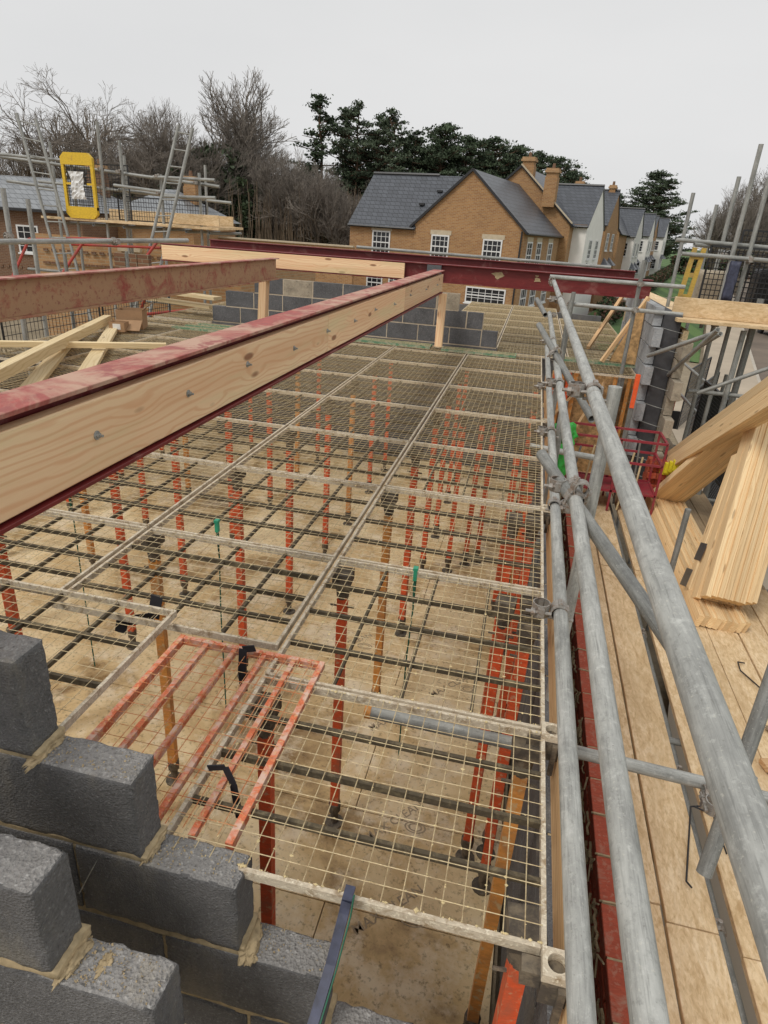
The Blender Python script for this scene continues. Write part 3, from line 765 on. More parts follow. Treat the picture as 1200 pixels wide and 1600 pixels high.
def collar(p, axis, parent, r=RT*1.12, L_=.012):
    a = Vector(axis).normalized(); b = MB(); b.prism(Vector(p)-a*L_, Vector(p)+a*L_, r, r, 24); b.make('joint_collar', M['coupler'], parent, smooth=False)
dirb = Vector(big1)-Vector(big0)
collar(lerp(big0, big1, .262), dirb, sc, RT*1.03, .002); collar(lerp(big0, big1, .47), dirb, sc, RT*1.06, .004)
def coupler(p, ax1, ax2, parent, off=.052, mat='coupler', s=1.0):
    """two hinged saddles bolted back to back: one round each tube"""
    p = Vector(p); a1 = Vector(ax1).normalized(); a2 = Vector(ax2).normalized(); nrm = a1.cross(a2).normalized()
    b = MB()
    for q, a in ((p, a1), (p+nrm*off*s, a2)):
        o_ = nrm if q is p else -nrm
        t_ = a.cross(o_).normalized()
        n = 18; w2 = .024*s
        for seg_, (ra, rb) in enumerate(((.0262*s, .0305*s),)):
            vs = []
            for xx in (-w2, w2):
                for rr in (ra, rb):
                    for k in range(n):
                        an = 2*math.pi*k/n; vs.append(q+a*xx+(o_*math.cos(an)+t_*math.sin(an))*rr)
            fs = []
            for k in range(n):
                k2 = (k+1) % n
                fs += [(n+k, n+k2, 3*n+k2, 3*n+k), (k, k2, n+k2, n+k), (3*n+k, 3*n+k2, 2*n+k2, 2*n+k)]
            b.add(vs, fs)
        # bolt lug, eye bolt and nut
        e = q+t_*.030*s
        b.bar(e-a*.016*s, e+a*.016*s, .02*s, .022*s, o_)
        b.prism(e-o_*.035*s, e+o_*.052*s, .0062*s, .0062*s, 8)
        b.prism(e+o_*.020*s, e+o_*.034*s, .0125*s, .0125*s, 6)
        e2 = q-t_*.031*s; b.bar(e2-a*.02*s, e2+a*.02*s, .014*s, .016*s, o_)
    b.bar(p+nrm*.024*s-a1*.018*s, p+nrm*.024*s+a1*.018*s, .036*s, .012*s, nrm)
    return b.make('coupler', M[mat], parent)
# standards
stds = [((.337, 2.42), -.468, 'galv'), ((.333, 6.02), -.48, 'galv_dark')]
for (x, y), zt, m_ in stds: tube('standard', (x, y, -2.88), (x, y, zt), RT, M[m_], sc, 22)
tube('standard', (1.48, 5.22, -2.88), (1.48, 5.22, -1.93), RT, M['galv_dark'], sc, 16)
tube('standard', (.30, 4.25, -2.88), (.30, 4.25, -.95), RT, M['galv_dark'], sc, 16)
coupler((.266, 2.415, -.491), dirb, (0,0,1), sc, -.062); coupler((.262, 2.40, -.858), dirb, (0,0,1), sc, -.064)
coupler((.245, 1.98, -1.165), dirb, (0,0,1), sc, -.062); coupler((.240, 2.9, -1.14), (0,1,0), (0,0,1), sc, .06)
coupler((.246, 4.25, -.838), dirb, (0,0,1), sc, -.055); coupler((.240, 4.1, -1.12), dirb, (0,0,1), sc, -.055)
coupler((.235, 6.0, -.467), dirb, (0,0,1), sc, -.06); coupler((.232, 6.0, -.82), dirb, (0,0,1), sc, -.06)
coupler((.23, 5.4, -1.10), dirb, (0,0,1), sc, -.06); coupler((.225, 8.05, -.80), dirb, (0,0,1), sc, .05)
# diagonal braces clamped to the middle rail
tube('brace', (.133, 2.662, -.829), (.563, 1.352, -.988), RT, M['galv_dark'], sc, 22)
coupler((.262, 2.30, -.87), (.344, -1.048, -.127), dirb, sc, .045)
tube('brace', (.088, 5.736, -.663), (.449, 3.892, -.957), RT, M['galv_dark'], sc, 16)
coupler((.215, 5.0, -.79), (.36, -1.84, -.29), dirb, sc, .04)
tube('brace', (.05, 7.35, -.59), (.15, 6.75, -.68), RT, M['galv_dark'], sc, 14)
# transoms under the rails and the cross rails at the far end
tube('transom', (.30, 1.985, -1.755), (1.55, 2.02, -1.85), RT, M['galv'], sc, 22)
tube('transom', (.15, 5.0, -1.50), (.66, 5.03, -1.54), RT, M['galv'], sc, 16)
coupler((.885, 1.95, -1.80), (1,0,0), (0,0,1), sc, .05)
tube('guard_rail', (.17, 8.42, -.405), (1.72, 8.5, -.41), RT, M['galv'], sc, 16)
tube('guard_rail', (.45, 8.34, -.69), (1.75, 8.42, -.71), RT, M['galv'], sc, 16)
tube('standard', (.47, 8.30, -2.88), (.47, 8.30, -.55), RT*1.05, M['galv_dark'], sc, 14)
tube('standard', (1.22, 8.46, -2.88), (1.20, 8.40, -.15), RT, M['galv_dark'], sc, 14)
coupler((1.21, 8.44, -.41), (1,0,0), (0,0,1), sc, .05); coupler((1.21, 8.40, -.70), (1,0,0), (0,0,1), sc, .05); coupler((.45, 8.34, -.69), (1,0,0), (0,0,1), sc, .05)
tube('guard_rail', (-2.9, 10.9, -.30), (1.10, 10.95, -.33), RT, M['galv_far'], sc, 10)
coupler((.2, 8.3, -.43), (0,1,0), (1,0,0), sc, .04)

# grey soil pipe lying under the deck
pp = thing('pipe', 'grey pipe with tan end lying under the mesh at the near end of the deck', 'pipe', (-.1, 1.9, -1.7))
tube('pipe_body', (-.375, 1.893, -1.69), (.26, 1.93, -1.735), .0245, M['galv'], pp, 18)
b = MB(); b.prism((-.397, 1.892, -1.689), (-.372, 1.893, -1.690), .027, .027, 18); b.make('pipe_end', M['prop_orange'], pp)

# ------------------------------------------------------------------ scaffold boards on the right
def scaffold_board(x0, x1, y0, y1, z, label, mat='osb_board', th=.038):
    t = thing('scaffold_board', label, 'scaffold board', ((x0+x1)/2, y0, z), 'boards of the right-hand working platform')
    board('plank', ((x0+x1)/2, y0, z-th/2), ((x0+x1)/2, y1, z-th/2), x1-x0, th, M[mat], t)
    return t
BZ = -2.88
cols = [(.795, 1.018, 'first board from the brick wall'), (1.030, 1.262, 'second board from the brick wall'),
        (1.345, 1.560, 'board right of the dark gap'), (1.572, 1.806, 'board under the truss ends'), (1.818, 2.052, 'fifth board from the brick wall'),
        (2.064, 2.296, 'sixth board from the brick wall'), (2.308, 2.54, 'outermost board of the platform')]
for ci, (xa, xb, nm) in enumerate(cols):
    cuts = [(.2, 2.32-.08*ci), (2.33-.08*ci, 5.9), (5.91, 9.6), (9.61, 13.2)]
    for k, (ya, yb) in enumerate(cuts):
        scaffold_board(xa+random.uniform(-.004,.004), xb+random.uniform(-.004,.004), ya, yb, BZ+random.uniform(-.003,.003), '%s, %s length from the near end' % (nm, ['nearest','second','third','farthest'][k]), 'osb_board' if ci < 5 or k < 2 else 'board_grey')
lg = thing('ledger', 'dark weathered tube running in the gap between the boards with a fitting', 'tube', (1.30, 3, -2.97))
tube('ledger_tube', (1.305, .2, -2.975), (1.300, 13, -2.975), RT, M['galv_dark'], lg, 14)
for y in (2.35, 3.35, 4.9): b = MB(); b.prism((1.305, y-.03, -2.975), (1.305, y+.03, -2.975), .034, .034, 12); b.prism((1.305, y, -2.975), (1.305, y, -2.92), .012, .012, 6); b.make('coupler', M['coupler'], lg)
for y in (1.2, 3.6, 6.0, 8.4, 10.8): tube('putlog', (.80, y, -2.945), (2.9, y, -2.945), RT, M['galv_dark'], lg, 10)
def hook(pts, label, n=6):
    b = MB(); b.path([Vector(p) for p in pts], .005, n); o = b.make('steel_hook', M['black'], world=Matrix.Translation(Vector(pts[0]))); return tag(o, label, 'hook')
hook([(1.30, 2.98, -2.86), (1.39, 2.95, -2.86), (1.40, 2.70, -2.86)], 'thin bent black steel bar across the dark gap between the boards')
hook([(1.18, 2.45, -2.865), (1.16, 2.48, -2.865), (1.28, 2.98, -2.865), (1.34, 3.0, -2.865)], 'thin bent wire lying on the second board under the big rail')
hook([(1.98, 4.55, -2.86), (1.93, 4.55, -2.86), (1.92, 4.44, -2.86), (2.15, 3.95, -2.86)], 'black hooked bar lying on the boards below the truss ends')
hook([(2.08, 4.32, -2.86), (2.12, 4.18, -2.86), (2.25, 4.02, -2.86)], 'second black bar lying right of the hooked bar on the boards')
o = lump((2.02, 3.78, -2.855), (.10, .05, .02), None, 21, name='splintered_wood'); o.data.materials[0] = M['board_grey']; tag(o, 'splintered brown wood offcut on the boards near the right edge', 'offcut')
t = thing('timber_offcut', 'short pale wedge of timber across the boards at the right edge', 'offcut', (1.85, 3.5, -2.86)); board('plank', (1.78, 3.42, -2.845), (2.15, 3.52, -2.845), .085, .036, M['pine'], t)
t = thing('timber_offcut', 'stack of pine offcuts at the lower right edge behind the dark fitting', 'offcut', (1.9, 2.7, -2.86))
for k in range(5): board('plank', (1.72+.02*k, 2.62-.11*k+.2, -2.80+.045*(k % 3)), (2.4, 3.0-.10*k+.15, -2.80+.045*(k % 3)), .095, .04, M['pine_truss'], t)

# ------------------------------------------------------------------ stacked roof trusses
LEAN = R(16)
def TP(k, y, t): return (1.70+k*math.cos(LEAN)+t*math.sin(LEAN), y, -2.872-k*math.sin(LEAN)*.15+t*math.cos(LEAN))
def truss(i, label):
    """triangular truss in a plane that leans 16 degrees to the right"""
    k = .024+.0475*i; t = thing('roof_truss', label, 'roof truss', TP(k, 6.4, 0), 'roof trusses stacked on edge on the platform')
    nrm = Vector((math.cos(LEAN), 0, -math.sin(LEAN))); j = random.uniform(-.018, .018); q_ = random.uniform(-.010, .010)
    def mem(name, a, b, d):
        p0, p1 = Vector(TP(k, a[0]+j, a[1]+q_)), Vector(TP(k, b[0]+j, b[1]+q_)); board(name, p0, p1, .0445, d, M['pine_truss'], t, up=(p1-p0).cross(nrm) if (p1-p0).cross(nrm).z > 0 else nrm.cross(p1-p0))
    mem('bottom_chord', (5.02, .055), (7.86, .055), .105)
    mem('rafter', (7.80, .10), (6.44, 1.74), .10)
    for w_ in range(3): 
        dx = .1035*w_; mem('near_rafter' if w_ == 0 else 'inner_rafter', [(5.17, .215), (5.30, .115), (5.50, .07)][w_], (6.42+dx*.77-.16*w_, 1.71-dx*.64-.19*w_), .10)
    return t
NTH = ['leftmost', 'second from left', 'third from left', 'fourth from left', 'fifth from left', 'sixth from left', 'seventh from left', 'eighth from left', 'rightmost']
for k in range(9):
    t = truss(k, 'pine roof truss on edge, %s of the stack leaning at the right' % NTH[k])
    if k == 0:
        for (yy, tt) in ((5.63, .14), (5.68, .40)):
            p = MB(); pts = [(yy-.10, tt-.05), (yy-.03, tt+.10), (yy+.10, tt+.05), (yy+.03, tt-.10)]
            vs = [TP(kk, y_, t_) for kk in (-.0035, -.0005) for y_, t_ in pts]; p.add(vs, [(3,2,1,0),(4,5,6,7),(0,1,5,4),(1,2,6,5),(2,3,7,6),(3,0,4,7)]); p.make('nail_plate', M['plate'], t)
for k in range(4):
    x = 1.86+.046*k
    t = thing('roof_truss', 'pine truss leaning behind the main stack, %s of four' % NTH[k], 'roof truss', (x, 7.5, -2.87), 'trusses leaning behind the main stack')
    for w_ in range(3): board('rafter' if w_ == 0 else 'inner_rafter', (x, 8.78-.10*w_+.04*k, -2.80-.02*w_+.02), (x+.14, 5.55, -.80-.105*w_), .043, .095, M['pine_truss'], t, up=(0, 1.9, 2.9))
    if k == 0:
        for (y_, z_) in ((8.05, -2.36), (8.62, -2.70)): p = MB(); p.box((x-.002+.0, y_-.08, z_-.07), (x+.006, y_+.06, z_+.07)); p.make('nail_plate', M['plate'], t)
tg = thing('truss_tag', 'bright yellow tags stapled across the trusses behind the stack', 'tag', (1.86, 7.8, -2.3))
for k in range(4):
    b = MB(); y = 7.86-.075*k; z = -2.40+.045*k; b.box((1.80+.025*k, y-.032, z-.10), (1.90+.03*k, y+.03, z+.02)); b.make('tag_leaf', M['tag_yellow'], tg)
t = thing('timber_offcut', 'square grey board offcut standing behind the yellow tags', 'offcut', (1.35, 8.6, -2.86)); board('plank', (1.40, 8.9, -2.78), (1.60, 8.85, -2.76), .04, .17, M['board_grey'], t)

# ------------------------------------------------------------------ steel beams
def ibeam(name, p0, p1, depth, width, tf, tw, mats, parent, top_y=True):
    """separate top flange, web and bottom flange"""
    p0 = Vector(p0); p1 = Vector(p1)
    for nm, dz_, w_, h_, m_ in (('top_flange', -tf/2, width, tf, mats[0]), ('web', -depth/2, tw, depth-2*tf-.001, mats[1]), ('bottom_flange', -depth+tf/2, width, tf, mats[2])):
        d = Vector((0, 0, dz_)); board(nm, p0+d, p1+d, w_, h_, m_, parent, bev=.0015)
nb = thing('steel_beam', 'near red steel beam with a bolted pine plank along its side, crossing the deck', 'steel beam', (-1.24, 4, -.45))
ibeam('beam', (-1.245, .15, -.452), (-1.245, 8.95, -.452), .285, .146, .013, .009, (M['steel_pink'], M['steel_red'], M['steel_red']), nb)
def plank_piece(a, b, th, h, nm='packer_plank', parent=nb): return board(nm, a, b, th, h, M['pine_beam'], parent, bev=.004)
cuts = [.15, 3.85, 6.30, 8.93]
for a_, e_ in zip(cuts, cuts[1:]): plank_piece((-1.213+.0+.009, a_, -.606), (-1.213+.009, e_-.004, -.606), .047, .217)
def bolt(p, ax, parent, s=1.0):
    p = Vector(p); a = Vector(ax).normalized(); b = MB()
    b.prism(p, p+a*.004*s, .022*s, .022*s, 16); b.prism(p+a*.004*s, p+a*.018*s, .013*s, .013*s, 6); b.prism(p+a*.018*s, p+a*.034*s, .0065*s, .0065*s, 10)
    b.make('bolt', M['galv'], parent)
ys = [1.578, 2.119, 2.648, 3.242, 3.823, 4.459, 5.068, 5.799, 6.562, 7.537, 8.4]
for k, y in enumerate(ys): bolt((-1.180, y, -.592+random.uniform(-.012,.012)), (1, 0, 0), nb, .62)
lb = thing('steel_beam', 'muddy red steel beam at the upper left, nearer the sky than the bolted one', 'steel beam', (-3.2, 4, -.42))
ibeam('beam', (-3.215, .5, -.420), (-3.215, 8.15, -.420), .252, .102, .011, .008, (M['steel_pink'], M['steel_mud'], M['steel_mud']), lb)
fb = thing('steel_beam', 'dark red steel beam spanning across the far end of the deck, front one of the pair', 'steel beam', (-2, 9.7, -.42))
fz = -.408
ibeam('beam', (-5.62, 9.60, fz), (1.535, 9.66, fz), .245, .14, .013, .009, (M['steel_red'],)*3, fb)
board('packer_plank', (-5.6, 9.555, fz-.125), (-1.83, 9.578, fz-.125), .045, .205, M['pine_beam'], fb)
b = MB(); b.box((-1.50, 9.525, fz-.14), (-1.30, 9.59, fz-.016)); b.make('end_plate', M['plate'], fb)
def scuff(x, z, s, parent):
    b = MB(); rnd = random.Random(int(x*100)); pts = []
    for k in range(11):
        a = 2*math.pi*k/11; r_ = s*rnd.uniform(.5, 1.15); pts.append((x+r_*math.cos(a)*1.15, 9.651+(x-0)*.0067-.016, z+r_*math.sin(a)*.7))
    b.add(pts, [tuple(range(11))]); b.make('mortar_splash', M['mortar'], parent)
scuff(-.50, -.50, .085, fb); scuff(.03, -.52, .05, fb); scuff(.02, -.47, .022, fb)
rb = thing('steel_beam', 'dark red steel beam across the far end, rear one of the pair', 'steel beam', (-2, 10.3, -.33))
ibeam('beam', (-5.15, 10.25, -.325), (1.38, 10.30, -.335), .20, .12, .012, .008, (M['steel_red'],)*3, rb)
def timber(name, label, p0, p1, w_, h_, mat, group=None, up=(0,0,1), cat='timber'):
    t = thing(name, label, cat, p0, group); board('plank', p0, p1, w_, h_, M[mat], t, up=up); return t
timber('timber_post', 'pine post standing on the deck under the far end of the bolted beam', (-1.16, 8.92, -1.43), (-1.16, 8.92, -.742), .10, .075, 'pine_beam', up=(0,1,0), cat='post')
t = timber('timber_post', 'pine post standing on the deck under the end of the muddy beam', (-3.36, 8.02, -1.43), (-3.30, 7.98, -.675), .10, .11, 'pine_beam', up=(0,1,0), cat='post')
board('foot_batten', (-3.42, 7.93, -1.40), (-3.14, 7.98, -1.405), .06, .04, M['pine_pale'], t)

# far block wall with steps
fw = thing('block_wall', 'stepped dark block wall across the far end of the deck under the red beams', 'block wall', (-2.5, 9.3, -1.45))
bsrc = {}
def fblock(x0, x1, z0, z1, mat='block_far'):
    key = (round(x1-x0, 2), mat)
    W_ = Matrix.Translation(((x0+x1)/2, 9.30+random.uniform(-.003,.003), (z0+z1)/2))
    if key not in bsrc:
        b = MB(); b.box((-(x1-x0)/2, -.05, -(z1-z0)/2), ((x1-x0)/2, .05, (z1-z0)/2)); bsrc[key] = b.make('block', M[mat], fw, W_, local=True)
    else: share(bsrc[key], 'block', W_, fw)
tops = [(-1.425, -4.66, -.39), (-1.197, -4.44, -.612), (-.970, -3.98, -.97)]
for r_, (z0, xl, xr) in enumerate(tops):
    x = xl + (0 if r_ % 2 == 0 else 0)
    while x < xr-.05:
        xe = min(x+.44, xr); fblock(x, xe-.004, z0, z0+.212, 'block_tan' if (r_ == 2 and abs(x+3.54) < .12) or (r_ == 2 and -1.7 < x < -1.2) else 'block_far'); x += .45
    b = MB(); b.box((xl+.002, 9.254, z0-.016), (xr-.002, 9.34, z0+.211)); b.make('mortar', M['mortar_pale'], fw)
b = MB(); b.box((-4.68, 9.255, -3.2), (-.38, 9.345, -1.438)); b.box((-.378, 9.255, -3.2), (1.44, 9.345, -1.52)); b.make('wall_base', M['block'], fw)  # the lower second box is added to shade the floor right of the steps
far_shade_wall = thing('block_wall', 'low block wall added beyond the red beams to shade the floor below', 'block wall', (-2, 16, FL)); b = MB(); b.box((-5.86, 15.9, FL), (1.6, 16.0, -1.53)); b.make('wall_body', M['block'], far_shade_wall)  # added wall: blocks light reaching the floor from the far end

left_shade_wall = thing('block_wall', 'low block wall added under the left deck edge to shade the floor', 'block wall', (-5.95, 6, FL)); b = MB(); b.box((-6.0, 1.06, FL), (-5.86, 13.4, -1.62)); b.make('wall_body', M['block'], left_shade_wall)  # added wall: stops side light leaking in under the deck
# timbers, box on the left part of the deck
GT = 'loose pine timbers on the left part of the deck'
timber('loose_timber', 'long pale square pine timber crossing on top of the loose pile at left', (-3.9, 3.9, -1.24), (-5.62, 8.05, -1.36), .10, .10, 'pine_pale', GT)
timber('loose_timber', 'pale pine board lying under the crossing timbers, right-hand one', (-3.70, 4.75, -1.42), (-5.35, 7.75, -1.42), .14, .045, 'pine_pale', GT)
timber('loose_timber', 'pale pine board lying under the crossing timbers, left-hand one', (-3.95, 4.45, -1.42), (-5.5, 7.2, -1.42), .14, .045, 'pine_pale', GT)
timber('loose_timber', 'slim greenish pine batten reaching from the left edge to the bolted beam', (-5.9, 5.4, -1.33), (-3.92, 6.62, -1.35), .07, .06, 'pine_pale', GT)
timber('loose_timber', 'upper long pine board lying behind the muddy beam against the far wall', (-4.75, 9.62, -1.15), (-8.2, 10.3, -1.12), .20, .05, 'pine_pale', GT)
timber('loose_timber', 'lower long pine board lying behind the muddy beam against the far wall', (-4.9, 9.75, -1.30), (-8.4, 10.5, -1.27), .20, .05, 'pine_pale', GT)
bx = thing('cardboard_box', 'open brown cardboard box on the mesh behind the crossed timbers', 'box', (-5.3, 8.1, -1.44))
def boxy(name, cx, cy, z, sx, sy, sz, rz, parent, mat, open_top=True):
    Mx = Matrix.Translation((cx, cy, z)) @ Matrix.Rotation(rz, 4, 'Z'); b = MB(); th = .006
    b.box((-sx/2,-sy/2,0), (sx/2,sy/2,th), 0, Mx); b.box((-sx/2,-sy/2,th), (-sx/2+th,sy/2,sz), 0, Mx); b.box((sx/2-th,-sy/2,th), (sx/2,sy/2,sz), 0, Mx)
    b.box((-sx/2+th,-sy/2,th), (sx/2-th,-sy/2+th,sz), 0, Mx); b.box((-sx/2+th,sy/2-th,th), (sx/2-th,sy/2,sz), 0, Mx); b.make(name, M[mat], parent)
    return Mx
Mx = boxy('box_body', -5.25, 8.05, -1.44, .34, .30, .24, .35, bx, 'card')
b = MB(); b.box((-.17, -.39, .13), (.17, -.155, .136), 0, Mx @ Matrix.Translation((0,0,.11)) @ Matrix.Rotation(.45, 4, 'X') @ Matrix.Translation((0, .0, -.05))); b.make('box_flap', M['card'], bx)
b = MB(); b.box((.155, -.15, 0), (.161, .15, .14), 0, Mx @ Matrix.Translation((0,0,.24)) @ Matrix.Translation((.155,0,0)) @ Matrix.Rotation(.9, 4, 'Y') @ Matrix.Translation((-.155,0,0))); b.make('box_flap', M['card'], bx)
bx2 = thing('cardboard_box', 'small cardboard box with white label in front of the open box', 'box', (-5.2, 7.72, -1.44))
Mx = boxy('box_body', -5.22, 7.70, -1.44, .20, .16, .12, .2, bx2, 'card')
b = MB(); b.box((-.05, -.082, .03), (.05, -.0805, .10), 0, Mx); b.make('box_label', M['white'], bx2)

# straps and ties hanging from the deck
def strap(pts, width, mat, name, label, nrm=(0, 1, 0), cat='strap', th=.004):
    pts = [Vector(p) for p in pts]; b = MB()
    for a, c in zip(pts, pts[1:]): b.bar(a, c, width, th, nrm)
    return tag(b.make(name, M[mat], world=Matrix.Translation(pts[0])), label, cat)
strap([(-.222, 1.022, -1.452), (-.222, .985, -1.455), (-.224, .972, -1.48), (-.232, .90, -1.56), (-.242, .82, -1.62), (-.262, .66, -1.72)], .024, 'strap_navy', 'ratchet_strap', 'dark navy strap hooked over the near edge of the mesh panel', (0,-.5,1), th=.008)
strap([(-.205, .985, -1.43), (-.207, .97, -1.48), (-.217, .90, -1.565), (-.227, .82, -1.625), (-.244, .67, -1.72)], .003, 'green_dark', 'ratchet_strap_edge', 'thin green cord alongside the navy strap at the near deck edge', (0,-.5,1), cat='cord', th=.010)
def tie(x, y, z, label, length):
    t = thing('panel_tie', label, 'tie', (x, y, z), 'green ties clipped through the mesh')
    b = MB(); b.box((x-.008, y-.012, z-.03), (x+.008, y+.012, z+.035)); b.box((x-.011, y-.014, z+.022), (x+.011, y+.014, z+.036)); b.make('clip', M['green'], t)
    b = MB(); b.path([Vector((x, y, z-.03)), Vector((x+.004, y, z-.18)), Vector((x-.008, y+.01, z-.5)), Vector((x, y, z-length))], .004, 5); b.make('cord', M['green_dark'], t)
    b = MB(); b.prism((x, y, z-.03), (x+.003, y, z-.17), .009, .004, 6); b.make('webbing', M['green_dark'], t)
tie(-.34, 2.56, -1.44, 'green tie clipped to the mesh nearest the right-hand rails', 1.1)
tie(-1.40, 2.72, -1.44, 'green tie clipped to the mesh beside the tall red prop in the middle', 1.2)
tie(-2.36, 2.86, -1.44, 'green tie clipped to the mesh near the bolted beam at left', 1.2)
strap([(-1.31, 2.0, -1.42), (-1.33, 1.99, -1.52), (-1.47, 1.98, -1.56), (-1.485, 1.98, -1.62)], .05, 'strap_black', 'buckle_strap', 'black strap hanging below the white panel edge at the left', (0,1,.2))
strap([(-.80, 1.80, -1.425), (-.845, 1.795, -1.435), (-.85, 1.79, -1.53), (-.845, 1.79, -1.62)], .03, 'strap_black', 'buckle_strap', 'black strap looped over the far edge of the orange panel', (0,1,.2))
strap([(-.705, 1.245, -1.43), (-.655, 1.25, -1.418), (-.63, 1.245, -1.47), (-.615, 1.245, -1.60)], .022, 'strap_black', 'buckle_strap', 'black strap tied round a bar in the middle of the orange panel', (0,1,.2))

# ------------------------------------------------------------------ bay and toothed wall at the right middle distance
tw = thing('block_wall', 'toothed end of the grey block wall beside the bay, cavity open', 'block wall', (1.5, 8.3, -2.9))
s1 = s2 = None
bA = MB(); bA.box((-.05, -.22, -.1065), (.05, .22, .1065)); bB = MB(); bB.box((-.05, -.22, -.1065), (.05, .22, .1065))
for r_ in range(10):
    z = -2.78+r_*.225
    for k in range(6):
        yo = 8.48+(r_ % 2)*.16+k*.45
        W1 = Matrix.Translation((1.49+.004*(r_ % 3), yo, z)); W2 = Matrix.Translation((1.80, yo-.28+(r_ % 2)*.05, z-.1))
        if s1 is None: s1 = bA.make('block', M['block_light'], tw, W1, local=True); s2 = bB.make('block', M['block_tan'], tw, W2, local=True)
        else:
            share(s1, 'block', W1, tw)
            if r_ < 9: share(s2, 'block', W2, tw)
b = MB(); b.box((1.46, 8.60, -2.88), (1.52, 11.2, -.66)); b.box((1.77, 8.25, -2.88), (1.83, 10.7, -.87)); b.make('mortar', M['mortar'], tw)
b = MB(); b.box((1.55, 8.32, -2.88), (1.74, 11.1, -.72)); b.make('cavity_board', M['insul'], tw)
b = MB()
for r_ in range(9):
    for k in range(2): b.path([Vector((1.52, 8.27, -2.66+r_*.225)), Vector((1.62, 8.24+.03*k, -2.68+r_*.225)), Vector((1.76, 8.2, -2.70+r_*.225))], .003, 4)
b.make('wall_tie', M['galv_dark'], tw)
bp = thing('brick_pier', 'short red brick pier under the toothed block wall behind the red cage', 'brick pier', (1.8, 8.1, -2.9))
src = None
for r_ in range(7):
    for k in range(2):
        W_ = Matrix.Translation((1.72+.11*k*(1+0), 7.95+(r_ % 2)*.05, -2.84+.075*r_))
        if src is None: b = MB(); b.box((-.052,-.107,-.0325), (.052,.107,.0325)); src = b.make('brick', M['brick_red'], bp, W_, local=True)
        else: share(src, 'brick', W_, bp)
ob = thing('timber_partition', 'row of orange boards and brown sheeting below the mesh bay', 'partition', (.9, 8.8, -2.9))
for k in range(12):
    x = .42+.085*k
    if k in (0, 1, 2, 3): board('board', (x, 8.62+.02*k, -3.0), (x+.02, 8.62, -1.55), .055, .04, M['prop_orange' if k % 2 else 'prop_red'], ob, up=(0,1,0))
    elif k > 8: board('board', (x, 8.62, -3.0), (x, 8.62, -1.55), .045, .04, M['prop_orange' if k % 2 else 'galv_dark'], ob, up=(0,1,0))
b = MB(); b.box((.40, 8.70, -3.1), (1.44, 8.72, -1.56)); b.make('sheet', M['osb'], ob)
for (a_, e_) in (((.72, 8.58, -2.45), (1.05, 8.58, -1.62)), ((.50, 8.58, -2.1), (.78, 8.58, -1.7))): board('batten', a_, e_, .03, .03, M['pine'], ob)
timber('brace_timber', 'pine batten propping the grey wall at the far side of the bay, left', (.92, 10.2, -1.44), (1.42, 11.3, -.70), .05, .05, 'pine', 'battens propping the wall of the bay')
timber('brace_timber', 'pine batten leaning against the toothed wall end in the bay', (1.02, 9.05, -1.44), (1.46, 9.2, -.60), .05, .05, 'pine', 'battens propping the wall of the bay')
t = thing('osb_sheet', 'triangular brown sheet leaning against the toothed wall above the bay mesh', 'board', (1.3, 9.2, -1.4)); b = MB()
b.add([(1.12, 9.1, -1.43), (1.44, 9.0, -1.43), (1.42, 9.05, -.62), (1.12, 9.13, -1.43), (1.44, 9.03, -1.43), (1.42, 9.08, -.62)], [(0,1,2),(5,4,3),(0,3,4,1),(1,4,5,2),(2,5,3,0)]); b.make('sheet', M['osb'], t)
t = thing('marker_post', 'grey post with fluorescent orange top in front of the toothed wall', 'post', (1.32, 8.2, -2.9)); tube('post', (1.36, 8.12, -2.88), (1.36, 8.12, -1.58), .03, M['galv_dark'], t, 10); b = MB(); b.box((1.335, 8.085, -1.80), (1.385, 8.150, -1.40)); b.make('orange_tip', M['orange_hi'], t)
# red cage with tools, green bag
cg = thing('storage_cage', 'open red steel cage holding tools on the boards below the bay', 'cage', (1.2, 7.8, -2.9))
b = MB()
X0, X1, Y0, Y1, Z0, Z1 = .62, 1.70, 7.35, 7.85, -2.62, -2.0
def fr(a, b_): bb2 = MB(); bb2.bar(a, b_, .024, .024); bb2.make('cage_bar', M['magenta'], cg)
for z in (Z0, (Z0+Z1)/2+.05, Z1):
    for y in (Y0, Y1): fr((X0, y, z), (X1, y, z))
    for x in (X0, X1): fr((x, Y0, z), (x, Y1, z))
for x in (X0, (X0+X1)/2+.05, X1):
    for y in (Y0, Y1): fr((x, y, -2.87), (x, y, Z1))
b = MB(); b.box((X0, Y0+.02, Z0-.02), (X1, Y1-.02, Z0)); b.make('cage_floor', M['magenta'], cg)
rnd = random.Random(3)
for k in range(11):
    x = rnd.uniform(X0+.05, X1-.05); y = rnd.uniform(Y0, Y1-.1); t = thing('tool_handle', 'thin %s rod standing in the red cage, %s from the left' % (rnd.choice(('pale','grey')), ORD[k] if k else 'first'), 'rod', (x, y, -2.87), 'rods standing in the red cage')
    tube('rod', (x, y, -2.87), (x+rnd.uniform(-.08,.08), y+rnd.uniform(0,.1), -2.25+rnd.uniform(-.1,.2)), .012, M[rnd.choice(('block_light','galv_dark','pine_pale'))], t, 6)
o = lump((.56, 7.2, -1.98), (.13, .12, .12), None, 33, name='green_bag', rg=.25); o.data.materials[0] = M['green_bag']; tag(o, 'bright green plastic bag on the left end of the red cage', 'bag')
o = lump((.53, 6.9, -2.18), (.11, .10, .16), None, 36, name='green_bag', rg=.25); o.data.materials[0] = M['green_bag']; tag(o, 'darker green bag hanging below the bright one beside the red cage', 'bag')
t = thing('grey_board', 'weathered board standing in the middle of the red cage', 'board', (1.1, 7.5, -2.4)); board('plank', (.98, 7.45, -2.33), (1.30, 7.5, -2.33), .03, .28, M['board_grey'], t)

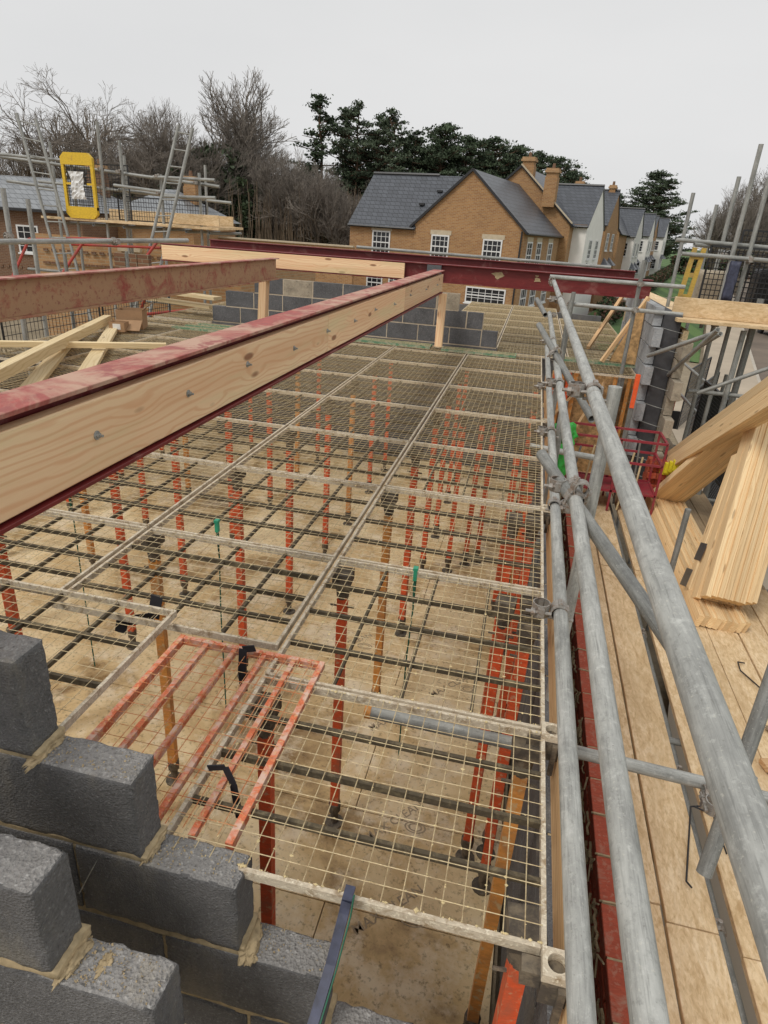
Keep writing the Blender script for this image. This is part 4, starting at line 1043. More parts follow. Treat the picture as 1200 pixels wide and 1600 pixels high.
# ------------------------------------------------------------------ left side: guard, tubes, neighbouring scaffold
def grid_mesh(b, P, U, V, nu, nv, r):
    P, U, V = Vector(P), Vector(U), Vector(V)
    for i in range(nu+1): b.prism(P+U*(i/nu), P+U*(i/nu)+V, r, r, 4, caps=False)
    for j in range(nv+1): b.prism(P+V*(j/nv), P+V*(j/nv)+U, r, r, 4, caps=False)
def guard(label, P, U, V, nu, nv, r=.004, group=None, mat='black_mesh'):
    t = thing('mesh_guard', label, 'mesh guard', P, group); b = MB()
    grid_mesh(b, P, U, V, nu, nv, r*.7); o = b.make('wire_grid', M[mat], t); o['kind'] = 'stuff'
    P, U, V = Vector(P), Vector(U), Vector(V)
    for a, c in ((P, P+U), (P+V, P+U+V), (P, P+V), (P+U, P+U+V)):
        b = MB(); b.bar(a, c, r*3, r*3); b.make('frame_bar', M[mat], t)
    return t
for k in range(3):
    guard('black wire guard standing along the far left edge of the mesh deck, %s' % ORD[k] if k else 'nearest black wire guard standing along the far left edge of the mesh deck', (-5.93, 4.6+1.9*k, -1.95), (-.02, 1.85, 0), (0, 0, .85), 28, 8, .006, 'black guards at the left deck edge')
ls = thing('scaffold', 'long level tube and leaning standards at the left edge above the muddy beam', 'scaffold', (-5.2, 6, -5.2))
tube('guard_rail', (-4.95, 3.9, -.335), (-4.029, 7.44, -.269), RT, M['galv'], ls, 14)
tube('standard', (-5.42, 6.27, .14), (-5.42, 6.20, -5.2), .026, M['galv_far'], ls, 10)
tube('standard', (-5.95, 7.25, .06), (-5.95, 7.20, -5.2), .026, M['galv_far'], ls, 10)
tube('guard_rail', (-6.05, 5.2, -1.05), (-6.02, 10.5, -1.0), RT, M['galv'], ls, 10)
for y in (7.9, 9.3): tube('standard', (-6.05, y, -.55), (-6.05, y, -3.2), RT, M['galv_dark'], ls, 8)
coupler((-5.40, 6.2, -.31), (.25, .97, 0), (0, 0, 1), ls, .05); coupler((-4.3, 6.4, -.29), (.25, .97, 0), (0, 0, 1), ls, .05)
us = thing('scaffold', 'scaffold round the neighbouring house at the left, above the muddy beam', 'scaffold', (-9, 13, G))
FR = .030
for a, c in (((-11.4,13,.93), (-9.48,13,.86)), ((-11.5,13.2,.90), (-6.38,13.2,.56)), ((-11.1,13,.43), (-10.0,13,.36)), ((-8.6,13,.47), (-7.55,13,.40)), ((-8.9,13.6,.41), (-6.9,13.6,.33)), ((-7.5,13,.32), (-6.38,13,.35)), ((-7.7,13,.66), (-6.38,13,.66)), ((-11.3,14.2,.50), (-6.6,14.2,.30))):
    tube('guard_rail', a, c, FR, M['galv_far'], us, 8)
for x, y, z in ((-8.86,13,1.58), (-8.47,13.1,1.28), (-6.78,13.1,.78), (-9.62,13.1,.98), (-7.62,13.1,.72), (-7.2,14.2,1.0), (-9.1,14.2,1.1), (-10.9,14.2,1.3)):
    tube('standard', (x, y, G), (x+.02, y, z), FR, M['galv_far'], us, 8)
for x in (-9.8, -9.1, -8.4, -7.7, -7.0, -6.5): tube('transom', (x, 12.9, -.30), (x, 14.4, -.30), FR, M['galv_dark'], us, 8)
for z in (-1.3, -1.75): tube('ledger', (-11, 13.1, z), (-6.5, 13.1, z), FR, M['galv_dark'], us, 8)
for x, z in ((-8.87,.75), (-8.48,.72), (-6.78,.60), (-9.62,.88), (-7.62,.68), (-8.87,.42), (-7.62,.38)): coupler((x, 13.05, z), (1,0,0), (0,0,1), us, .05, s=1.15)
for k in range(5):
    timber('scaffold_board', '%s board of the upper left platform counted from the front' % ('front' if k == 0 else ORD[k]), (-10.3 if k == 0 else -9.6, 12.98+.24*k, -.215+.006*k), (-6.28, 12.98+.24*k, -.215+.006*k), .225, .045, 'board', 'boards of the upper left platform', cat='scaffold board')
timber('toe_board', 'pine toe board along the front of the upper left platform, right end', (-7.35, 13.02, -.07), (-6.33, 13.02, -.065), .038, .20, 'board', 'toe boards of the upper left platform', cat='toe board')
timber('toe_board', 'pine toe board behind the mesh of the upper left platform', (-9.6, 14.25, -.07), (-6.6, 14.25, -.07), .038, .20, 'board', 'toe boards of the upper left platform', cat='toe board')
guard('low black wire guard along the upper left platform beside the ladder', (-8.8, 13.4, -.17), (2.0, 0, 0), (0, 0, .45), 34, 5, .007)
guard('tall black wire guard at the left of the yellow gate', (-9.95, 13.3, -.2), (1.5, 0, 0), (0, 0, 1.05), 20, 12, .007)
gt = thing('safety_gate', 'yellow framed gate with white notice on the upper left scaffold platform', 'gate', (-9.3, 12.9, -.2))
Mg = Matrix.Translation((-9.30, 12.88, -.19))
def rounded(b, w_, h_, t_, z0=0, th=.05):
    b.box((-w_/2, -th/2, z0), (-w_/2+t_, th/2, z0+h_), 0, Mg); b.box((w_/2-t_, -th/2, z0), (w_/2, th/2, z0+h_), 0, Mg)
for nm, (x0, x1, z0, z1) in {'frame_side': (-.36, -.30, .16, .98), 'frame_side.': (.30, .36, .16, .98)}.items():
    b = MB(); b.box((x0, -.03, z0), (x1, .03, z1), 0, Mg); b.make('frame_bar', M['yellow'], gt)
def capbar(z0, z1, sgn):
    b = MB(); pts = [(-.36, z0 if sgn > 0 else z1), (-.36, z0+(z1-z0)*.6 if sgn > 0 else z1-(z1-z0)*.6), (-.27, z1 if sgn > 0 else z0), (.27, z1 if sgn > 0 else z0), (.36, z0+(z1-z0)*.6 if sgn > 0 else z1-(z1-z0)*.6), (.36, z0 if sgn > 0 else z1)]
    vs = [Mg @ Vector((x, y, z)) for y in (-.035, .035) for x, z in pts]; n = 6
    fs = [tuple(range(n)), tuple(range(2*n-1, n-1, -1))]+[((k+1) % n, k, n+k, n+(k+1) % n) for k in range(n)]
    b.add(vs, fs); b.make('kick_plate' if sgn < 0 else 'top_plate', M['yellow'], gt)
capbar(.98, 1.20, 1); capbar(.0, .22, -1)
b = MB(); grid_mesh(b, Mg @ Vector((-.30, 0, .2)), (.60, 0, 0), (0, 0, .80), 12, 14, .005); b.make('wire_grid', M['black_mesh'], gt)['kind'] = 'stuff'
b = MB(); b.box((-.30, -.02, .62), (-.18, .02, .66), 0, Mg); b.box((.18, -.02, .62), (.30, .02, .66), 0, Mg); b.make('hinge_bar', M['yellow'], gt)
nn = thing('notice', 'crumpled white plastic notice tied to the yellow gate', 'notice', (-9.3, 12.84, .3)); b = MB()
rnd = random.Random(5); nx_, nz_ = 8, 12; vs = []
for j in range(nz_+1):
    for i in range(nx_+1):
        tt = j/nz_; wd = .17-.03*math.sin(tt*math.pi); x = (i/nx_*2-1)*wd; vs.append(Mg @ Vector((x, -.075+rnd.uniform(-.018,.018), .36+.50*tt)))
fs = [(j*(nx_+1)+i, j*(nx_+1)+i+1, (j+1)*(nx_+1)+i+1, (j+1)*(nx_+1)+i) for j in range(nz_) for i in range(nx_)]
b.add(vs, fs); b.make('sheet', M['white'], nn)
def ladder(label, a0, a1, b0, b1, n):
    t = thing('ladder', label, 'ladder', a0, 'ladders on the upper left scaffold'); a0, a1, b0, b1 = map(Vector, (a0, a1, b0, b1))
    tube('stile', a0, a1, .031, M['galv_far'], t, 10); tube('stile', b0, b1, .031, M['galv_far'], t, 10)
    for k in range(n):
        q = (k+.6)/n; tube('rung', a0.lerp(a1, q), b0.lerp(b1, q), .015, M['galv_far'], t, 6)
ladder('aluminium ladder leaning left beside the yellow gate', (-9.55, 12.5, -2.3), (-10.55, 12.9, 1.65), (-9.12, 12.5, -2.2), (-10.13, 12.9, 1.57), 13)
ladder('aluminium ladder leaning right in front of the ivy-covered trees', (-7.98, 12.1, -2.3), (-7.03, 12.9, 1.56), (-7.60, 12.1, -2.2), (-6.74, 12.9, 1.52), 13)
rt = thing('trestle', 'red steel trestle frames behind the muddy beam at the left', 'trestle', (-9.5, 11, -2.2))
for a, c in (((-9.95,12,-.62), (-10.0,11.2,-1.6)), ((-9.95,12,-.62), (-9.2,12.4,-.60)), ((-10.05,11.2,-1.35), (-9.5,11.6,-1.45)), ((-8.75,12,-.62), (-9.0,11.6,-1.2)), ((-9.1,12,-.55), (-7.3,12.4,-.50)), ((-7.3,12.3,-.50), (-7.5,12,-.9)), ((-9.0,12,-.66), (-7.3,12.4,-.62)), ((-5.9, 11.2, -1.55), (-6.9, 10.8, -1.7)), ((-6.9, 10.8, -1.7), (-6.6, 10.6, -1.35))):
    tube('trestle_bar', a, c, .028, M['trestle_red'], rt, 6)
t = thing('brick_stack', 'small stack of red bricks behind the muddy beam near the right ladder', 'bricks', (-6.9, 11, -.9))
for k in range(12):
    b = MB(); x = -7.35+.23*(k % 3); z = -.95+.068*(k//3); b.box((x, 10.9, z), (x+.215, 11.0, z+.065)); b.make('brick', M['redbrickwork'], t)

# ------------------------------------------------------------------ houses
def solid(name, pts, faces, mat, parent): return mk(name, pts, faces, mat, parent)
def window(parent, face, a, b_, z0, z1, at, nc=3, nr=4, lintel=None, sill=True, name='window'):
    """face 'f': wall looking to -v at v=at, spans u a..b ; face 'r': wall looking to +u at u=at, spans v a..b"""
    def P(x, d, z): return Vector((x, at-d, z)) if face == 'f' else Vector((at+d, x, z))
    def bx_(m, x0, x1, d0, d1, z0_, z1_):
        vs = [P(x, d, z) for z in (z0_, z1_) for x, d in ((x0, d0), (x1, d0), (x1, d1), (x0, d1))]
        fs = [(0,1,2,3), (7,6,5,4), (0,4,5,1), (1,5,6,2), (2,6,7,3), (3,7,4,0)]
        if face == 'r': pass
        m.add(vs, fs)
    m = MB(); t = .075
    bx_(m, a, a+t, .0, .05, z0, z1); bx_(m, b_-t, b_, .0, .05, z0, z1); bx_(m, a+t, b_-t, .0, .05, z1-t, z1); bx_(m, a+t, b_-t, .0, .05, z0, z0+t)
    zm = (z0+z1)/2; bx_(m, a+t, b_-t, .0, .045, zm-.03, zm+.03)
    for k in range(1, nc): x = a+(b_-a)*k/nc; bx_(m, x-.014, x+.014, .012, .036, z0+t, z1-t)
    for k in range(1, nr):
        if k*2 == nr: continue
        z = z0+(z1-z0)*k/nr; bx_(m, a+t, b_-t, .012, .034, z-.013, z+.013)
    fr_ = m.make(name, M['white'], parent, local=True)
    m = MB(); bx_(m, a+t*.9, b_-t*.9, .004, .010, z0+t*.9, z1-t*.9); m.make('pane', M['glass'], fr_, local=True)
    if sill: m = MB(); bx_(m, a-.06, b_+.06, .0, .10, z0-.07, z0-.002); m.make('sill', M['white'], fr_, local=True)
    if lintel: m = MB(); bx_(m, a-.09, b_+.09, -.02, .025, z1+.004, z1+.24); m.make('lintel', M[lintel], fr_, local=True)
def gable_house(label, u0, u1, v0, v1, zb, ze, zr, axis, wall, roof, group=None, ov=.18, wall_r=None, name='house', parent=None):
    """axis 'u': ridge along u (eaves to the front); 'v': ridge along v (gable to the front)"""
    t = parent or thing_at_street(name, label, 'house', (0, 0, 0), group)
    W_ = wall; 
    if axis == 'v':
        um = (u0+u1)/2
        mk('wall', [(u0,v0,zb),(u1,v0,zb),(u1,v0,ze),(um,v0,zr-.06),(u0,v0,ze)], [(0,1,2,3,4)], M[W_], t)
        mk('wall', [(u1,v0,zb),(u1,v1,zb),(u1,v1,ze),(u1,v0,ze)], [(0,1,2,3)], M[wall_r or W_], t)
        mk('wall', [(u0,v0,zb),(u0,v1,zb),(u0,v1,ze),(u0,v0,ze)], [(3,2,1,0)], M[W_], t)
        mk('wall', [(u0,v1,zb),(u1,v1,zb),(u1,v1,ze),(um,v1,zr-.06),(u0,v1,ze)], [(4,3,2,1,0)], M[W_], t)
        s_ = (zr-ze)/(um-u0); th = .10
        for sg in (-1, 1):
            ue = um+sg*((u1-u0)/2+ov); zz = ze-ov*s_; m = MB()
            vs = [(um, v0-.12, zr), (um, v1+.12, zr), (ue, v1+.12, zz), (ue, v0-.12, zz)]
            m.add(vs+[(x, y, z-th) for x, y, z in vs], [(0,1,2,3), (7,6,5,4), (0,3,7,4), (1,5,6,2), (3,2,6,7), (0,4,5,1)]); m.make('roof', M[roof], t, local=True)
            m = MB(); m.prism(Vector((ue+sg*.05, v0-.1, zz-.04)), Vector((ue+sg*.05, v1+.1, zz-.04)), .06, .06, 6); m.make('gutter', M['gutter'], t, local=True)
            m = MB(); a = Vector((um, v0-.125, zr-.02)); c = Vector((ue, v0-.125, zz-.02)); m.bar(a, c, .03, .12, (0, 0, 1)); m.make('verge', M['gutter'], t, local=True)
    else:
        vm = (v0+v1)/2
        mk('wall', [(u0,v0,zb),(u1,v0,zb),(u1,v0,ze),(u0,v0,ze)], [(0,1,2,3)], M[W_], t)
        mk('wall', [(u1,v0,zb),(u1,v1,zb),(u1,v1,ze),(u1,vm,zr-.06),(u1,v0,ze)], [(0,1,2,3,4)], M[wall_r or W_], t)
        mk('wall', [(u0,v0,zb),(u0,v1,zb),(u0,v1,ze),(u0,vm,zr-.06),(u0,v0,ze)], [(4,3,2,1,0)], M[W_], t)
        s_ = (zr-ze)/(vm-v0); th = .10
        for sg in (-1, 1):
            ve = vm+sg*((v1-v0)/2+ov); zz = ze-ov*s_; m = MB()
            vs = [(u0-.08, vm, zr), (u1+.08, vm, zr), (u1+.08, ve, zz), (u0-.08, ve, zz)]
            m.add(vs+[(x, y, z-th) for x, y, z in vs], [(0,1,2,3), (7,6,5,4), (0,3,7,4), (1,5,6,2), (3,2,6,7), (0,4,5,1)]); m.make('roof', M[roof], t, local=True)
            m = MB(); m.prism(Vector((u0-.05, ve+sg*.05, zz-.04)), Vector((u1+.05, ve+sg*.05, zz-.04)), .06, .06, 6); m.make('gutter', M['gutter'], t, local=True)
        m = MB(); m.prism(Vector((u0-.08, vm, zr+.02)), Vector((u1+.08, vm, zr+.02)), .09, .09, 8); m.make('ridge_tiles', M['gutter'], t, local=True)
    return t
def thing_at_street(name, label, cat, p, group=None):
    o = bpy.data.objects.new(name, None); o.empty_display_size = 1
    link(o, STREET @ Matrix.Translation(Vector(p))); return tag(o, label, cat, group)
def chimney(parent, u, v, w_, d, z0, z1, pots=1, mat='buff'):
    m = MB(); m.box((u-w_/2, v-d/2, z0), (u+w_/2, v+d/2, z1-.5)); m.box((u-w_/2+.04, v-d/2+.04, z1-.5), (u+w_/2-.04, v+d/2-.04, z1-.25))
    c = m.make('chimney', M[mat], parent, local=True)
    m = MB(); m.box((u-w_/2-.05, v-d/2-.05, z1-.25), (u+w_/2+.05, v+d/2+.05, z1-.12)); m.box((u-w_/2, v-d/2, z1-.12), (u+w_/2, v+d/2, z1)); m.make('chimney_cap', M['buff_pale'], c, local=True)
    for k in range(pots): m = MB(); x = u+(k-(pots-1)/2)*.3; m.prism((x, v, z1), (x, v, z1+.28), .11, .09, 8); m.make('chimney_pot', M['redbrickwork'], c, local=True)
# front house: left wing and gabled wing
h1 = gable_house('buff brick house with gabled wing straight behind the red beams', -15.47, -9.18, 36.36, 45.6, G, .40, 3.16, 'v', 'buff', 'slate')
gable_house(None, -19.6, -15.475, 36.42, 42.4, G, .28, 3.02, 'u', 'buff', 'slate', parent=h1)
mkr = MB(); mkr.add([(-15.5, 39.41, 3.02), (-12.4, 39.41, 3.02), (-15.5, 36.24, .17)], [(0, 2, 1)]); mkr.make('roof', M['slate'], h1, local=True)
m = MB()
for k in range(17): m.box((-19.5+.235*k, 36.36, .06), (-19.40+.235*k, 36.418, .14))
m.box((-19.58, 36.385, .145), (-15.5, 36.418, .20)); m.make('dentil_course', M['buff_pale'], h1, local=True)
for a, c, z0, z1 in ((-18.10, -16.95, -1.35, -.12), (-14.38, -13.32, -1.32, -.13), (-11.36, -10.28, -1.38, -.18)): window(h1, 'f', a, c, z0, z1, 36.42 if a < -15.5 else 36.36, 4, 4, 'lintel')
for a, c, z0, z1 in ((-18.35, -17.3, -3.45, -2.5), (-16.9, -15.9, -3.45, -2.5)): window(h1, 'f', a, c, z0, z1, 36.42, 3, 4, None)
window(h1, 'f', -12.05, -9.75, -3.52, -2.66, 36.36, 6, 3, None); 
for v in (37.3, 39.55, 42.6): window(h1, 'r', v, v+1.35, -3.7, -2.6, -9.18, 3, 2, None); window(h1, 'r', v, v+1.15, -1.55, -.18, -9.18, 2, 4, 'lintel')
m = MB(); m.prism((-9.28, 36.27, .30), (-9.28, 36.27, G), .045, .045, 8); m.make('downpipe', M['gutter'], h1, local=True)
m = MB(); m.box((-15.40, 36.30, .08), (-9.25, 36.357, .0)); 
for (u, z) in ((-15.6+.0, 1.35), (-14.9, 2.1)): 
    m = MB(); vm = 36.24+(z-.17)*(39.41-36.24)/2.85; m.box((u-.16, vm-.12, z), (u+.16, vm+.05, z+.10)); m.make('roof_vent', M['gutter'], h1, local=True)
# taller part behind with chimneys
h2 = gable_house('tall buff brick gabled house with two chimneys behind the front house', -15.9, -8.64, 45.75, 52.5, G, 1.05, 4.25, 'v', 'buff', 'slate')
chimney(h2, -11.95, 46.2, .82, .65, 3.2, 4.75); chimney(h2, -10.2, 45.62, .78, .60, 1.9, 4.10); chimney(h2, -9.6, 52.0, .6, .5, 3.0, 3.9)
for a in (0,): m = MB(); m.bar((-12.27, 45.6, 4.30), (-8.5, 45.6, 1.02), .22, .07); m.make('coping', M['lintel'], h2, local=True)
h3 = gable_house('white rendered house with slate roof beside the brick gable', -12.0, -7.75, 47.0, 54.2, G, 1.05, 3.55, 'u', 'render', 'slate', wall_r='render')
window(h3, 'r', 48.6, 49.8, -1.1, .15, -7.75, 2, 4, None); window(h3, 'r', 51.4, 52.6, -1.1, .15, -7.75, 2, 4, None)
m = MB(); m.box((-12.0, 46.93, .88), (-7.75, 46.998, 1.02)); m.make('dentil_course', M['buff_pale'], h3, local=True)
m = MB(); m.prism((-9.15, 46.9, .95), (-9.15, 46.9, G), .05, .05, 8); m.make('downpipe', M['gutter'], h3, local=True)
cp = MB(); cp.add([(-7.74, 48.2, -2.0), (-7.0, 48.2, -2.25), (-7.0, 50.0, -2.25), (-7.74, 50.0, -2.0), (-7.74, 49.1, -1.3)], [(0,1,4), (1,2,4), (2,3,4), (0,3,2,1)]); cp.make('porch_roof', M['slate'], h3, local=True)
def street_house(label, ur, v0, zb, white, w_=4.2, d=7.0, zr=2.5):
    ze = zb
    t = gable_house(label, ur-w_, ur, v0, v0+d, ZG(v0)-.3, ze, ze+zr, 'u', 'render' if white else 'buff', 'slate', 'houses stepping down the street')
    for k in range(2): window(t, 'r', v0+1.0+3.0*k, v0+2.2+3.0*k, ze-2.0, ze-.7, ur, 2, 4, None)
    for k in range(2): window(t, 'r', v0+.9+3.0*k, v0+2.4+3.0*k, ze-4.6, ze-3.2, ur, 3, 3, None)
    window(t, 'f', ur-1.5, ur-.5, ze-2.0, ze-.7, v0, 2, 4, None); window(t, 'f', ur-1.7, ur-.4, ze-4.6, ze-3.2, v0, 3, 3, None)
    for k in range(2): m = MB(); y = v0+1.6+3.0*k; m.add([(ur, y-1.1, ze-3.1), (ur+.6, y-1.0, ze-3.15), (ur+.6, y+1.0, ze-3.15), (ur, y+1.1, ze-3.1), (ur, y, ze-2.5)], [(0,1,4), (1,2,4), (2,3,4), (3,2,1,0)]); m.make('bay_canopy', M['slate'], t, local=True)
    return t
a_ = street_house('brick street house with slate roof just beyond the white one', -7.95, 57.0, 1.45, False); chimney(a_, -8.5, 60.6, .55, .6, 3.4, 4.35)
hh = gable_house('brick gabled street house third along the row', -11.0, -8.0, 66.2, 74, ZG(66)-.3, 1.1, 3.1, 'v', 'buff', 'slate', 'houses stepping down the street')
for k in range(2): window(hh, 'f', -10.3+1.2*k, -9.5+1.2*k, -.9, .2, 66.2, 2, 4, None)
window(hh, 'f', -9.9, -8.4, -3.2, -1.9, 66.2, 4, 3, None)
street_house('white end-gabled street house in the middle of the row', -7.25, 72.5, .9, True, 3.6)
street_house('brick street house with slate roof towards the far end of the row', -8.3, 84.0, 1.25, False, 3.4)
street_house('white street house fifth beyond the front house, half hidden', -7.7, 93.5, 1.3, True, 3.4)
street_house('brick street house next to last in the row', -8.0, 103.0, 1.45, False, 3.0)
street_house('white street house at the far end of the row', -7.1, 112.0, 1.5, True, 3.6)
# houses at the left
def plain_house(label, x0, x1, y0, y1, ze, zr, wall, roof, rot=0.0, hip=1.6, group=None):
    o = bpy.data.objects.new('house', None); link(o, Matrix.Translation(((x0+x1)/2, y0, G)) @ Matrix.Rotation(rot, 4, 'Z')); tag(o, label, 'house', group)
    w_, d, H, Hr = (x1-x0)/2, y1-y0, ze-G, zr-G
    for p, f in (([(-w_,0,0),(w_,0,0),(w_,0,H),(-w_,0,H)], (0,1,2,3)), ([(w_,0,0),(w_,d,0),(w_,d,H),(w_,0,H)], (0,1,2,3)), ([(-w_,0,0),(-w_,d,0),(-w_,d,H),(-w_,0,H)], (3,2,1,0)), ([(-w_,d,0),(w_,d,0),(w_,d,H),(-w_,d,H)], (3,2,1,0))): mk('wall', p, [f], M[wall], o)
    e = .3; mk('roof', [(-w_-e,-e,H-.02),(w_+e,-e,H-.02),(w_+e,d+e,H-.02),(-w_-e,d+e,H-.02),(-w_+hip,d/2,Hr),(w_-hip,d/2,Hr)], [(0,1,5,4),(1,2,5),(2,3,4,5),(3,0,4),(3,2,1,0)], M[roof], o)
    m = MB()
    m.box((-w_-e-.06, -e-.08, H-.14), (w_+e+.06, -e, H-.02)); m.make('gutter', M['gutter'], o, local=True)
    return o, H
hl, H = plain_house('dark brick house with pale slate hipped roof at the left edge', -30.5, -21.4, 29, 37, -.15, 1.35, 'redbrickwork', 'slate_pale', R(6), 2.6)
for x in (-2.0, 1.2): window(hl, 'f', x, x+1.1, H-2.0, H-.75, 0, 3, 4, None); window(hl, 'f', x+.1, x+1.1, H-4.3, H-3.1, 0, 3, 4, None)
m = MB()
for k in range(22): m.box((-3.6+.33*k, -.035, H-2.75), (-3.45+.33*k, -.002, H-2.6))
m.make('brick_band', M['redbrickwork'], hl, local=True)['kind'] = 'stuff'
chimney(hl, 2.9, 5, .9, .7, H+.6, H+2.3, 2, 'redbrickwork')
hm, H = plain_house('house with slate roof and chimneys behind the upper left scaffold', -22.6, -17.6, 33, 39, -.25, 1.25, 'buff', 'slate_pale', R(4), 2.2)
chimney(hm, 1.2, 3, .7, .6, H+.8, H+2.2, 1)
hn = thing('house_under_construction', 'pale buff brick walls with red patterned band below the upper left scaffold', 'unfinished house', (-9.5, 14.6, G))
mk('wall', [(-12.2,14.8,G), (-6.9,15.2,G), (-6.9,15.2,-.62), (-12.2,14.8,-.62)], [(0,1,2,3)], M['buff_pale'], hn, Matrix())
mk('wall', [(-6.9,15.2,G), (-6.6,20,G), (-6.6,20,-.62), (-6.9,15.2,-.62)], [(0,1,2,3)], M['buff_pale'], hn, Matrix())
m = MB()
for k in range(24): m.box((-11.9+.21*k, 14.78+.0158*k, -1.02), (-11.78+.21*k, 14.80+.0158*k, -.95)); m.box((-11.95+.21*k, 14.78+.0158*k, -1.30), (-11.76+.21*k, 14.80+.0158*k, -1.25))
m.make('brick_band', M['redbrickwork'], hn)['kind'] = 'stuff'
m = MB(); m.box((-9.9, 14.85, -.88), (-9.3, 14.95, -.80)); m.make('lintel', M['lintel'], hn)
gw = thing('garden_wall', 'long low brick wall in front of the wood left of the house', 'wall', (-15, 37, G)); m = MB(); m.box((-30, 36.5, G), (-9.9, 36.8, -1.05)); m.make('wall_body', M['buff'], gw); m = MB(); m.box((-30, 36.44, -1.048), (-9.9, 36.86, -.97)); m.make('coping', M['lintel'], gw)

# ------------------------------------------------------------------ right: far platform, guards, tubes, car
rs = thing('scaffold', 'scaffold with upper platform at the right edge beyond the trusses', 'scaffold', (2.5, 8.6, G))
def vt(x, y, z1, z0=G, r=.026, m_='galv_far'): tube('standard', (x, y, z0), (x, y, z1), r, M[m_], rs, 10)
vt(1.93, 10.4, .70); vt(2.37, 10.9, .60); vt(2.24, 9.5, .84, -.95); vt(2.17, 8.62, 1.08, -5.2); vt(2.37, 8.72, 1.15); vt(2.45, 8.4, -.83, G, .032); vt(2.60, 8.62, -.48, G, .040, 'galv_dark'); vt(3.1, 8.7, 1.6)
for a, c in (((1.62, 8.6, -.055), (4.5, 8.6, -.09)), ((1.55, 8.75, .09), (4.6, 8.75, .03)), ((1.75, 8.7, .05), (4.6, 9.9, .0)), ((2.0, 8.35, -1.57), (2.85, 8.5, -1.60)), ((1.86, 7.2, -.72), (1.67, 8.9, -1.75)), ((2.0, 7.6, -.80), (1.70, 9.5, -1.70)), ((2.1, 8.3, -1.58), (3.7, 7.9, -.59)), ((1.9, 7.35, -.76), (1.45, 8.3, -1.2)), ((1.6, 9.6, -.78), (1.4, 13, -.85)), ((2.85, 2.0, -1.9), (2.85, 13, -1.9)), ((2.85, 2.0, -2.4), (2.85, 13, -2.4))):
    tube('guard_rail', a, c, .0245, M['galv_far'], rs, 10)
for x, y, z in ((2.17, 8.62, -.80), (2.37, 8.66, -.07), (2.24, 9.3, -.05), (3.1, 8.65, -.07)): coupler((x, y, z), (1,0,0), (0,0,1), rs, .05, s=1.15)
for y in (3.4, 5.6, 7.8, 10.0): vt(2.85, y, -1.6, G)
tube('standard', (.93, 1.93, -1.10), (.79, 1.60, -1.80), RT, M['galv_dark'], rs, 18); coupler((.845, 1.74, -1.50), (1,0,0), (.14, .33, .7), rs, .04)
for k in range(5):
    timber('scaffold_board', '%s board of the upper right platform counted from the front' % ('front' if k == 0 else ORD[k]), (1.66, 8.30+.235*k, -.755), (4.9, 8.30+.235*k, -.775), .228, .04, 'board', 'boards of the upper right platform', cat='scaffold board')
for k in range(3): timber('scaffold_board', '%s board of the platform leg running away behind the toothed wall' % NTH[k], (1.30+.235*k+.35, 9.55, -.80), (1.30+.235*k+.35, 14.5, -.84), .228, .04, 'board', 'boards of the far platform leg', cat='scaffold board')
timber('toe_board', 'pine toe board along the upper right platform', (1.63, 8.44, -.625), (4.9, 8.47, -.645), .038, .215, 'board', cat='toe board')
guard('black wire guard standing on the upper right platform', (1.95, 8.72, -.55), (2.9, 0, -.02), (0, 0, .60), 56, 10, .007)
guard('second black wire guard behind the first on the upper right platform', (2.4, 9.3, -.70), (2.6, .1, 0), (0, 0, .95), 46, 16, .007)
yg = thing('safety_gate', 'tall narrow yellow gate edge-on at the upper right platform', 'gate', (1.78, 8.6, -.7))
for x in (1.70, 1.80): b = MB(); b.bar((x, 8.62, -.68), (x+.055, 8.62, .02), .05, .032); b.make('frame_bar', M['ochre'], yg)
for z in (-.52, -.28, -.08): b = MB(); b.bar((1.70+(z+.68)*.08, 8.62, z), (1.80+(z+.68)*.08, 8.62, z), .03, .05); b.make('cross_plate', M['ochre'], yg)
for k, (x, y, w_, h_, m_) in enumerate(((2.0, 9.15, .35, .50, 'block_tan'), (2.75, 9.4, .30, .55, 'black'), (3.25, 9.3, .55, .5, 'insul'), (3.9, 9.25, .5, .62, 'black'))):
    t = thing('pallet_load', ['stack of pale blocks', 'black tarpaulin bundle', 'dark wrapped load', 'tall black wrapped load'][k]+' behind the guards on the upper right platform', 'load', (x, y, -.73))
    o = rough_block('load_body', x, x+w_, y, y+.3, -.73, -.73+h_, M[m_], t, 60+k, .012, .012, 7)
t = thing('hanging_bag', 'dark bag hanging on the guard of the upper right platform', 'bag', (2.25, 8.6, -.3)); o = rough_block('bag_body', 2.16, 2.26, 8.52, 8.62, -.52, -.10, M['strap_navy'], t, 71, .012, .012, 7)
for k in range(4):
    guard('black wire guard along the outer edge of the right platform, %s from near' % NTH[k].split()[0].replace('leftmost', 'first'), (2.80, 2.6+2.05*k, -2.85), (0, 2.0, 0), (0, 0, 1.0), 40, 20, .011, 'black guards outside the right platform')
for k in range(5): guard('black wire fence panel on the ground below the upper right platform, %s' % (ORD[k] if k else 'nearest'), (3.2+.5*k*.9, 9+3.0*k, G), (1.2, 2.9, 0), (0, 0, 1.9), 22, 14, .012, 'black fence panels below the right platform')
t = thing('brick_pack', 'pack of red bricks on the boards below the far platform', 'bricks', (2.45, 11.9, -2.86))
src = None
for k in range(80):
    W_ = Matrix.Translation((2.32+.11*(k % 4), 12.0+.225*((k//4) % 2), -2.82+.072*(k//8)))
    if src is None: b = MB(); b.box((-.05,-.107,-.0325), (.05,.107,.0325)); src = b.make('brick', M['brick_red'], t, W_, local=True)
    else: share(src, 'brick', W_, t)
